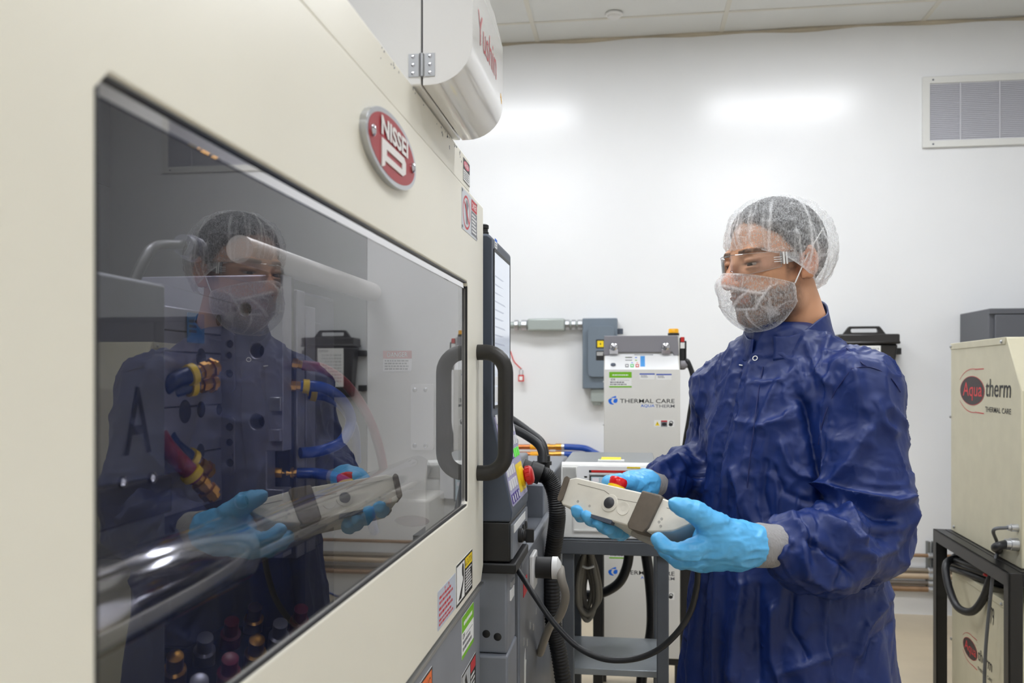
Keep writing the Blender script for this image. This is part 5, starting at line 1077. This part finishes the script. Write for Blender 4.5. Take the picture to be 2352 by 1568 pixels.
# ---- lab coat
zs_ = np.array([.155, .10, .070, .045, .015, -.03, -.12, -.30, -.45, -.60, -.95, -1.02]); aw = np.array([.050, .062, .082, .110, .140, .166, .178, .182, .200, .216, .240, .242]); bw = np.array([.05, .062, .078, .090, .104, .122, .142, .152, .168, .178, .192, .192])
fo_ = np.array([.03, .02, .01, .0, -.004, -.004, .0, .008, .008, .004, .0, .0])
cc0, cf, cl = A3(C0), A3(bf), A3(bl)
SL, EL, FL, WL, WL2 = W(1968, 908, 1.60), W(1990, 1210, 1.55), W(1900, 1268, 1.479), W(1840, 1263, 1.448), W(1810, 1256, 1.437)
SR, ER, FR, WR = W(1668, 905, 1.85), W(1640, 1095, 1.93), W(1585, 1092, 1.83), W(1536, 1104, 1.755)
def coat(P):
    q = P-cc0; zz = P[:, 2]-CH; u = q@cl; v = q@cf
    a = np.interp(zz, zs_[::-1], aw[::-1]); b = np.interp(zz, zs_[::-1], bw[::-1]); o = np.interp(zz, zs_[::-1], fo_[::-1])
    vv = v-o; k = np.sqrt((u/a)**2+(vv/b)**2)+1e-6; d = (k-1)*np.minimum(a, b)
    # hanging folds of the skirt
    ang = np.arctan2(vv, u); low = sst(-.28, -.75, zz)
    d += -low*(.010*np.sin(ang*9+1.1*np.sin(zz*6))+.006*np.sin(ang*17+2+zz*5))
    d -= .0028*sst(.022, .017, np.abs(u+.012))*(v > 0)*sst(.06, .03, zz)     # placket
    d = smax(d, zz-.105, .02); d = smax(d, -zz-.98, .01)
    s = chain(P, [(SL, .078), (EL, .073), (FL, .069), (WL, .058), (WL2, .040)], .03)
    s = smin(s, cone(P, EL, W(1985, 1262, 1.53), .072, .066), .02)
    d = smin(d, s, .006)
    s2 = chain(P, [(SR, .070), (ER, .068), (FR, .056), (WR, .042), (W(1518, 1107, 1.72), .032)], .03)
    d = smin(d, s2, .016)
    d = smin(d, cone(P, C0+UV*(CH+.028)+bl*.06, A3(SL)+np.array([0, 0, .012], np.float32), .050, .064), .045)
    d = smin(d, cone(P, C0+UV*(CH+.028)-bl*.06, A3(SR)+np.array([0, 0, .012], np.float32), .050, .056), .045)
    return d
allp = [A3(p) for p in (SL, EL, FL, WL2, SR, ER, FR, WR)]
lo = np.minimum.reduce(allp+[cc0-.29]) - .10; hi = np.maximum.reduce(allp+[cc0+.29])+.10; lo[2] = CH-.995; hi[2] = CH+.13
V, Q = surface_nets(coat, lo, hi, .0043)
def subdiv_smooth(V, Q, it=2):
    for _ in range(it):
        S = np.zeros_like(V); n = np.zeros(len(V))
        for i in range(4):
            for j in (1, 3): np.add.at(S, Q[:, i], V[Q[:, (i+j) % 4]]); np.add.at(n, Q[:, i], 1)
        V = V*.5+.5*S/n[:, None]
    return V
V = subdiv_smooth(V, Q, 2)
N = vnorm(V, Q)
q = V-cc0; uu, vv_, zz = q@cl, q@cf, V[:, 2]-CH
L3 = np.stack([uu, vv_, zz], 1); wp = np.stack([vn(L3*5+1), vn(L3*5+9), vn(L3*5+17)], 1)
def seg_t(P, a, b): a, b = A3(a), A3(b); d = b-a; t = np.clip(((P-a)@d)/(d@d), 0, 1); return t, np.linalg.norm(P-a-t[:, None]*d, axis=1)
tU, dU = seg_t(V, SL, EL); tF, dF = seg_t(V, EL, WL2); tR, dR = seg_t(V, SR, ER); tR2, dR2 = seg_t(V, ER, WR)
armw = sst(.115, .085, np.minimum(np.minimum(dU, dF), np.minimum(dR, dR2)))
upper = sst(-.5, -.2, zz)
def sharp(P): return np.maximum(0, 1-np.abs(vn(P))*3.2)**1.4
disp = .0065*crease(L3*np.array([13, 13, 6])+wp*.9)*(.5+.5*upper)
disp += .0060*sharp(L3*np.array([17, 17, 8])+wp*1.0+5)*(.35+.65*upper)
disp += .0042*sharp(L3*np.array([30, 30, 17])+wp*1.5+15)*(.35+.65*upper)
disp += .0014*crease(L3*np.array([46, 46, 34])+wp*1.8+11)*(.5+.5*upper)
# strong creases gathered at the elbow and the wrist of the near sleeve
el_ = A3(EL); de = V-el_; r_ = np.linalg.norm(de, axis=1)
disp += .009*np.exp(-(r_/.13)**2)*crease(np.stack([de@cl*10, de@A3(UV)*17+de@cf*9, de@cf*6], 1)+.3*wp)*(dF < .12)
axF = A3((WL2-EL).normalized()); sF = de@axF
disp += .005*np.exp(-((tF-.85)/.18)**2)*(dF < .085)*np.sin(sF*150+2.5*wp[:, 0]*2)
disp += .006*np.exp(-((tU-.65)/.35)**2)*(dU < .12)*crease(np.stack([de@cl*8, (de@A3(UV))*9+(de@cf)*11, (de@cf)*5], 1)+.5*wp+3)
# drag lines from the near armpit across the chest
ap = A3(W(1905, 1000, 1.56)); da = V-ap; ra = np.linalg.norm(da, axis=1)
disp += .006*np.exp(-(ra/.12)**2)*crease(np.stack([da@cl*16+da@A3(UV)*8, da@cf*6, da@A3(UV)*4], 1))
disp -= .004
# individually observed folds: polylines of ridges (+) and grooves (-) carried on the cloth surface
rv3, fv3 = A3(RV), A3(FV); dv = V-np.array([0, 0, CH]); Dp = dv@fv3; pxv = 1176+FPX*(dv@rv3)/Dp; pyv = HZ-FPX*dv[:, 2]/Dp
fac = np.clip(-(N*dv).sum(1)/np.linalg.norm(dv, axis=1)*2.5, 0, 1)
FOLDS = [([(1840, 915), (1858, 967), (1869, 1030), (1880, 1085), (1888, 1141)], 13, -.016), ([(1890, 930), (1884, 985), (1890, 1050), (1898, 1110)], 15, .007),
 ([(1991, 989), (1958, 1060), (1921, 1104), (1899, 1137)], 15, .009), ([(2010, 920), (2028, 975), (2047, 995)], 12, .006), ([(1965, 860), (1985, 930), (2003, 975), (1998, 1020)], 16, .006),
 ([(1891, 1112), (1940, 1140), (1995, 1152), (2047, 1158), (2075, 1146)], 12, .013), ([(1902, 1156), (1958, 1154), (2013, 1186), (2050, 1192)], 12, -.013), ([(1932, 1148), (1951, 1178), (1958, 1208), (1969, 1240)], 10, .009),
 ([(1823, 1189), (1847, 1212), (1852, 1238), (1849, 1285), (1855, 1321)], 10, .009), ([(1838, 1195), (1866, 1225), (1872, 1290)], 12, -.007), ([(1857, 1241), (1904, 1269), (1946, 1306), (1956, 1321)], 10, -.008), ([(1891, 1194), (1930, 1220), (1956, 1238), (1977, 1246)], 10, .008),
 ([(1768, 1214), (1800, 1232), (1818, 1262)], 8, -.005), ([(1770, 1282), (1802, 1276), (1816, 1242)], 8, .006), ([(1870, 1330), (1905, 1340), (1945, 1336)], 12, .008), ([(1960, 1265), (2010, 1275), (2050, 1262)], 12, .006), ([(2000, 1225), (2035, 1235), (2060, 1226)], 10, -.007),
 ([(1699, 845), (1684, 919), (1662, 1011), (1647, 1104), (1640, 1200)], 7, -.005), ([(1727, 841), (1716, 919), (1694, 993), (1671, 1067), (1660, 1180)], 9, .006), ([(1854, 790), (1877, 852), (1906, 882)], 12, .006), ([(1835, 830), (1850, 880), (1846, 915)], 12, .006),
 ([(1514, 1078), (1562, 1045), (1599, 1052)], 9, .008), ([(1570, 1015), (1595, 1034), (1612, 1070)], 9, -.007), ([(1530, 1105), (1562, 1085), (1600, 1090)], 9, -.006), ([(1600, 905), (1622, 960), (1612, 1010)], 10, .005), ([(1640, 870), (1632, 930), (1618, 1000), (1606, 1090)], 9, -.008),
 ([(1795, 1020), (1815, 1070), (1835, 1090), (1862, 1095)], 9, .006), ([(1745, 985), (1800, 960), (1836, 935)], 10, .005), ([(1780, 1080), (1800, 1130), (1850, 1150)], 8, -.005), ([(1690, 1080), (1705, 1140), (1690, 1200)], 9, .006), ([(1760, 1060), (1750, 1130), (1765, 1190)], 9, -.005),
 ([(1618, 1316), (1605, 1420), (1600, 1568)], 11, -.008), ([(1649, 1311), (1644, 1394), (1639, 1568)], 11, .008), ([(1821, 1368), (1813, 1446), (1852, 1511)], 12, -.008), ([(1706, 1342), (1690, 1440), (1680, 1560)], 13, .008), ([(1774, 1400), (1772, 1511), (1790, 1568)], 12, .008), ([(1740, 1350), (1738, 1450), (1742, 1560)], 11, -.006),
 ([(2060, 1347), (1982, 1446), (1969, 1498)], 13, .009), ([(2066, 1420), (2008, 1472), (1985, 1540)], 10, -.006), ([(1900, 1380), (1890, 1470), (1910, 1560)], 13, .006), ([(1790, 1545), (1850, 1530), (1940, 1490)], 10, .005)]
for pl_, wd, am in FOLDS:
    best = np.full(len(V), 1e9)
    for (x0, y0), (x1, y1) in zip(pl_[:-1], pl_[1:]):
        dx, dy = x1-x0, y1-y0; tt = np.clip(((pxv-x0)*dx+(pyv-y0)*dy)/(dx*dx+dy*dy), 0, 1); best = np.minimum(best, np.hypot(pxv-x0-tt*dx, pyv-y0-tt*dy))
    L_ = math.hypot(pl_[-1][0]-pl_[0][0], pl_[-1][1]-pl_[0][1])
    disp += 1.5*am*fac*np.exp(-np.abs(best/(wd*.85))**1.4)
top_fade = sst(.10, .06, zz); V = V+N*(disp*(.25+.75*top_fade))[:, None]
coatm = mat('coat_fabric', (14, 39, 100), .47, spec=.42, var=.06, vscale=30)
nt = coatm.node_tree; b_ = nt.nodes['Principled BSDF']; tc_ = nt.nodes.new('ShaderNodeTexCoord'); prev = None
for sc_, di_, ty_n in ((15, .006, 'RIDGED_MULTIFRACTAL'), (42, .0048, 'RIDGED_MULTIFRACTAL'), (900, .0003, 'FBM')):
    n_ = nt.nodes.new('ShaderNodeTexNoise'); n_.noise_type = ty_n; n_.inputs['Scale'].default_value = sc_; n_.inputs['Detail'].default_value = 2.5; n_.inputs['Distortion'].default_value = .6; n_.normalize = True
    nt.links.new(tc_.outputs['Object'], n_.inputs['Vector']); bp_ = nt.nodes.new('ShaderNodeBump'); bp_.inputs['Strength'].default_value = .45; bp_.inputs['Distance'].default_value = di_
    nt.links.new(n_.outputs['Fac'], bp_.inputs['Height'])
    if prev: nt.links.new(prev.outputs['Normal'], bp_.inputs['Normal'])
    prev = bp_
nt.links.new(prev.outputs['Normal'], b_.inputs['Normal'])
coat_o = nmesh('lab_coat', V, Q, coatm, per, label='navy blue cleanroom lab coat')
BV = BVHTree.FromPolygons([tuple(v) for v in V], [tuple(int(i) for i in f) for f in Q])
def hit(px, py, off=.001):
    d = ray(px, py).normalized(); r = BV.ray_cast(Vector((0, 0, CH)), d)
    return (r[0]+r[1]*off, r[1]) if r[0] is not None else (W(px, py, 1.6), -d)
# collar
def collar(u, v):
    an = np.radians(14+332*u)                 # from the front opening round the neck
    fr = np.cos(an)                           # 1 front, -1 back
    zb_ = .058-.030*fr; hh = .054-.010*fr
    ru = (.090-.014*v); rv = (.092-.010*v)
    flare = .006*np.exp(-((u)/.05)**2)*v+.008*np.exp(-((u-1)/.06)**2)*v
    uu = np.sin(an)*(ru+flare); vv2 = fr*(rv+flare)+.004
    P = cc0+uu[:, None]*cl+vv2[:, None]*cf; P = P+0; P[:, 2] = CH+zb_+hh*v+.003*np.sin(an*5+v)
    return P+np.stack([.002*vn(P*40)]*3, 1), u*0
V2, Q2, fo = grid_mesh(collar, 90, 14); co_ = nmesh('collar', V2, Q2, coatm, per, label='stand-up navy collar'); sm_ = co_.modifiers.new('s', 'SOLIDIFY'); sm_.thickness = .003; sm_.offset = 0
# snap, thread mark and seams
p, n = hit(1735, 823); mb = MB(); u_, v_ = perp(n); prism(mb, ellipse(0, 0, .0052, .0052, 24), p, u_, v_, n, .0012, paper, holes=[ellipse(0, 0, .0036, .0036, 24)]); obj('snap_ring', mb, per, smooth=0, label='white snap ring')
p, n = hit(1703, 838); mb = MB(); u_ = (RV-n*RV.dot(n)).normalized(); prism(mb, rrect(-.006, -.0012, .006, .0012, .0008, 2), p, u_, n.cross(u_), n, .0008, paper); obj('white_tag', mb, per, smooth=0)
seamm = mat('coat_seam', (16, 30, 88), .6)
for pts in ([(1893, 742), (1915, 768), (1945, 800), (1978, 832), (1990, 842)], [(1958, 846), (1938, 872), (1915, 905), (1897, 945), (1886, 985), (1880, 1020)], [(1958, 846), (1990, 842), (2020, 850), (2048, 870), (2068, 900)], [(1752, 842), (1742, 900), (1732, 980), (1722, 1060), (1716, 1120)], [(1966, 1330), (1968, 1400), (1964, 1480), (1966, 1560)]):
    pp = [hit(a, b, .0002)[0] for a, b in pts if BV.ray_cast(Vector((0, 0, CH)), ray(a, b).normalized())[0] is not None]
    if len(pp) > 2 and max((pp[i+1]-pp[i]).length for i in range(len(pp)-1)) < .07:
        mb = MB(); tube(mb, pp, .0013, seamm, seg=6, n=6); obj('seam', mb, per, smooth=60)
# trousers and shoes (below the frame)
trm = mat('trousers', (38, 40, 48), .8)
def trousers(P):
    d = None
    for s in (-1, 1):
        h0 = C0+bl*(.09*s)+UV*.86; k0 = C0+bl*(.10*s)+bf*.02+UV*.48; a0 = C0+bl*(.11*s)+UV*.09
        c_ = chain(P, [(h0, .085), (k0, .07), (a0, .058)], .03); d = c_ if d is None else smin(d, c_, .02)
    return smax(d, .055-P[:, 2], .005)
V3, Q3 = surface_nets(trousers, cc0+np.array([-.3, -.3, .04]), cc0+np.array([.3, .3, .96]), .012); nmesh('trousers', V3, Q3, trm, per)
for s in (-1, 1):
    b0 = A3(C0+bl*(.11*s)+UV*.035); 
    def shoe(P): return smax(smin(cone(P, b0-cf*.06, b0+cf*.13, .045, .040), cone(P, b0-cf*.03+np.array([0, 0, .03], np.float32), b0+np.array([0, 0, .05], np.float32), .045, .05), .03), .002-P[:, 2], .004)
    V3, Q3 = surface_nets(shoe, b0-np.array([.2, .2, .05]), b0+np.array([.2, .2, .14]), .007); nmesh('shoe', V3, Q3, black, per)
# ---- gloved hands
glovem = mat('nitrile_glove', (92, 178, 232), .4, spec=.45, bump=.3, bscale=70, bdist=.0016, var=.04, vscale=40, stretch=(1, 1, 2.0))
def Wr(px, py, D, r): return (W(px, py, D), r)
handL = [[Wr(1732, 1250, 1.418, .0335), Wr(1690, 1244, 1.405, .035), Wr(1640, 1244, 1.40, .034)], [Wr(1690, 1262, 1.415, .034), Wr(1628, 1272, 1.415, .026)],
         [Wr(1665, 1228, 1.395, .028), Wr(1640, 1206, 1.385, .0225), Wr(1598, 1176, 1.372, .0165), Wr(1572, 1164, 1.37, .0145), Wr(1553, 1158, 1.372, .0118)],
         [Wr(1630, 1246, 1.39, .022), Wr(1596, 1262, 1.38, .0165), Wr(1556, 1266, 1.375, .0135), Wr(1528, 1254, 1.382, .0118), Wr(1511, 1238, 1.392, .0102)],
         [Wr(1630, 1268, 1.405, .021), Wr(1596, 1284, 1.40, .0155), Wr(1560, 1284, 1.405, .0130), Wr(1532, 1268, 1.425, .0115), Wr(1518, 1252, 1.437, .0102)],
         [Wr(1640, 1278, 1.42, .021), Wr(1606, 1292, 1.425, .0150), Wr(1570, 1290, 1.44, .0125), Wr(1545, 1272, 1.46, .0112), Wr(1532, 1256, 1.47, .010)],
         [Wr(1650, 1282, 1.435, .019), Wr(1618, 1292, 1.45, .0135), Wr(1588, 1286, 1.468, .0115), Wr(1566, 1270, 1.482, .0105), Wr(1556, 1258, 1.49, .0095)]]
handR = [[Wr(1482, 1112, 1.688, .0295), Wr(1452, 1120, 1.668, .030), Wr(1432, 1142, 1.660, .030)], [Wr(1452, 1130, 1.67, .030), Wr(1442, 1166, 1.662, .026)],
         [Wr(1460, 1118, 1.655, .022), Wr(1440, 1110, 1.61, .0160), Wr(1420, 1107, 1.575, .0138), Wr(1398, 1107, 1.555, .0112)],
         [Wr(1424, 1150, 1.655, .019), Wr(1388, 1176, 1.645, .0138), Wr(1350, 1180, 1.60, .0130), Wr(1334, 1180, 1.565, .0125), Wr(1325, 1174, 1.535, .0110)],
         [Wr(1432, 1162, 1.655, .019), Wr(1408, 1192, 1.635, .0142), Wr(1384, 1200, 1.59, .0136), Wr(1366, 1194, 1.552, .0130), Wr(1350, 1186, 1.525, .0112)],
         [Wr(1440, 1170, 1.655, .018), Wr(1430, 1204, 1.63, .0138), Wr(1410, 1214, 1.585, .0134), Wr(1392, 1208, 1.545, .0128), Wr(1376, 1200, 1.518, .0110)],
         [Wr(1448, 1176, 1.66, .017), Wr(1444, 1212, 1.63, .0124), Wr(1428, 1224, 1.585, .0122), Wr(1412, 1222, 1.548, .0118), Wr(1398, 1215, 1.52, .0102)]]
def glove(name, H, label):
    pts = np.array([A3(p) for c_ in H for p, r in c_])
    def f(P):
        d = None
        for i, c_ in enumerate(H):
            e = chain(P, c_, .004); d = e if d is None else smin(d, e, .012 if i < 3 else .0028)
        return d
    V, Q = surface_nets(f, pts.min(0)-.045, pts.max(0)+.045, .0024); N = vnorm(V, Q)
    V = V+N*(.0018*crease(V*np.array([30, 30, 75])+.4*vn(V*20)[:, None])+.0008*crease(V*110))[:, None]
    return nmesh(name, V, Q, glovem, per, label=label)
glove('glove', handL, 'blue nitrile glove, left hand on the pendant end'); glove('glove', handR, 'blue nitrile glove, right hand under the pendant')
knit = mat('knit_cuff', (150, 148, 148), .9, bump=.9, bscale=260, bdist=.003, stretch=(1, 1, .4))
for a, b, r in ((W(1738, 1251, 1.42), W(1800, 1256, 1.437), .0365), (W(1476, 1111, 1.686), W(1512, 1107, 1.715), .0285)):
    mb = MB(); d = b-a; L = d.length; lathe(mb, a, d, [(-.004, r*.88), (0, r*.98), (.003, r), (L*.5, r*.97), (L*.8, r*1.02), (L+.01, r*.9)], knit, 40); obj('knit_cuff', mb, per, smooth=60, label='grey knit cuff')
# ================================================================== TEACH PENDANT IN HIS HANDS
Lp, Rp = W(1303, 1122, 1.565), W(1600, 1190, 1.405); pa = (Rp-Lp).normalized(); plen = (Rp-Lp).length; pc = (Lp+Rp)/2
vw = (pc-Vector((0, 0, CH))).normalized(); ps_ = (-vw-pa*(-vw).dot(pa)).normalized(); ps_ = Matrix.Rotation(math.radians(11), 3, pa) @ ps_
pn = ps_.cross(pa)
if pn.z < 0: pn = -pn
chk = (pn.dot(vw))   # positive: top faces away from the viewer
if chk < 0: ps_ = Matrix.Rotation(math.radians(-22), 3, pa) @ ps_; pn = ps_.cross(pa); pn = pn if pn.z > 0 else -pn
pend = thing('teach_pendant', pc-pn*.03, 'cream handheld control pendant with red stop button held by the operator', 'pendant')
pend_m = mat('pendant_cream', (218, 213, 200), .42, var=.06, vscale=40, bump=.05, bscale=300, bdist=.0004); bump_m = mat('pendant_bumper', (98, 88, 76), .55, var=.15, vscale=60, bump=.2, bscale=200, bdist=.0006); pendant_grey = mat('pendant_under', (172, 168, 160), .5, var=.12, vscale=60)  # rear grip and case screws are greyer than the case
PO = Lp; PW = .118
def PP(a, n, s=0.): return PO+pa*a+pn*n-ps_*s       # s = depth away from the near edge
outl = [(-.004, .018), (-.006, -.024), (.0, -.030), (.06, -.036), (plen-.075, -.040), (plen-.035, -.030), (plen-.008, -.012), (plen+.002, -.002), (plen-.004, .008), (plen-.02, .0145), (plen-.08, .022), (.01, .024)]
mb = MB(); prism(mb, outl, PO-ps_*PW, pa, pn, ps_, PW, pend_m); obj('case', mb, pend, bevel=.007, seg=3)
mb = MB()
for a0, n0, a1, n1 in ((.018, .013, .075, .0115), (.075, .0115, .10, .002), (.10, .002, .165, .004), (.20, .006, plen-.012, .0035)):
    q0, q1 = PP(a0, n0), PP(a1, n1); cyl(mb, q0, q1, .0004, mat('seam_dark', (90, 84, 74), .7), 6)
obj('case_seam', mb, pend, kind='stuff')
def bumper(a0, a1, n0, n1, name='corner_bumper', out=.004):
    mb = MB(); prism(mb, rrect(a0, n0, a1, n1, .006, 3), PO-ps_*.028, pa, pn, ps_, .028+out, bump_m); obj(name, mb, pend, bevel=.004, seg=3)
bumper(-.0115, -.001, -.026, .0215); 
mb = MB(); prism(mb, [(.148, .0255), (.185, .0245), (.189, .020), (.180, -.034), (.174, -.044), (.144, -.043), (.140, -.036)], PO-ps_*.03, pa, pn, ps_, .0345, bump_m); obj('corner_bumper', mb, pend, bevel=.005, seg=3)
mb = MB(); prism(mb, [(-.0115, .0215), (-.001, .0215), (-.001, -.026), (-.0115, -.026)], PO-ps_*PW-ps_*.004, pa, pn, ps_, .03, bump_m); obj('corner_bumper', mb, pend, bevel=.004, seg=3)
mb = MB(); prism(mb, [(.148, .0255), (.185, .0245), (.180, -.034), (.174, -.044), (.144, -.043)], PO-ps_*PW-ps_*.004, pa, pn, ps_, .034, bump_m); obj('corner_bumper', mb, pend, bevel=.005, seg=3)
mb = MB(); lathe(mb, PP(.093, -.008), ps_, [(-.002, .0165), (.0015, .0155), (.002, .012)], pend_m, 28); obj('button_collar', mb, pend)
mb = MB(); lathe(mb, PP(.093, -.008), ps_, [(0, .0102), (.003, .0100), (.0046, .007), (.0052, 0)], mat('button_dark', (52, 52, 56), .45), 24); obj('side_button', mb, pend, label='round dark enabling button')
mb = MB(); lathe(mb, PP(.122, -.012), ps_, [(-.001, .012), (.0008, .0115), (.0004, .008), (-.0006, 0)], pend_m, 24); obj('finger_dimple', mb, pend)
mb = MB()
for a_, n_ in ((.030, -.018), (.056, -.021), (.197, -.014), (.194, -.020), (.199, -.026)): lathe(mb, PP(a_, n_), ps_, [(-.001, .0025), (.0004, .0024), (.0003, .0014)], pendant_grey, 10)
obj('case_screw', mb, pend, kind='stuff')
mb = MB(); prism(mb, [(.055, -.040), (.108, -.043), (.108, -.036), (.055, -.034)], PO-ps_*.012, pa, pn, ps_, .0128, greydk); obj('card_slot', mb, pend, bevel=.001, label='dark card slot cover')
mb = MB(); prism(mb, [(.125, -.046), (.17, -.052), (.176, -.046), (.17, -.036), (.125, -.036)], PO-ps_*.075, pa, pn, ps_, .035, pendant_grey); obj('rear_grip', mb, pend, bevel=.004)
ec = PP(.078, .0235, .030)
mb = MB(); lathe(mb, ec, pn, [(-.004, .0165), (.006, .0165), (.008, .014)], yellow, 28); obj('stop_collar', mb, pend, label='yellow collar')
mb = MB(); lathe(mb, ec+pn*.0065, pn, [(0, .0145), (.003, .0165), (.011, .0165), (.0145, .0145), (.016, .0095), (.015, .004), (.0145, 0)], mat('stop_red', (214, 22, 26), .22), 32); obj('stop_button', mb, pend, label='red stop knob')
mb = MB(); prism(mb, rrect(.06, .022, .165, .10, .003), PP(0, .0236, 0), pa, -ps_, pn, .0012, mat('pendant_screen', (60, 72, 84), .12, emit=.06)); obj('display', mb, pend)
cabm = rubber
mb = MB(); e0 = PP(plen-.03, -.028, .07)
tube(mb, [e0, W(1600, 1268, 1.47), W(1603, 1310, 1.48), W(1600, 1350, 1.49), W(1586, 1404, 1.50), W(1556, 1452, 1.51), W(1508, 1494, 1.53), W(1450, 1514, 1.55), W(1385, 1512, 1.57), W(1325, 1484, 1.60), W(1272, 1430, 1.63), W(1228, 1368, 1.66), W(1198, 1322, 1.69), W(1181, 1296, 1.71)], .0055, cabm, seg=14, n=10); obj('cable', mb, pend, smooth=60, label='black cable drooping to the control panel')
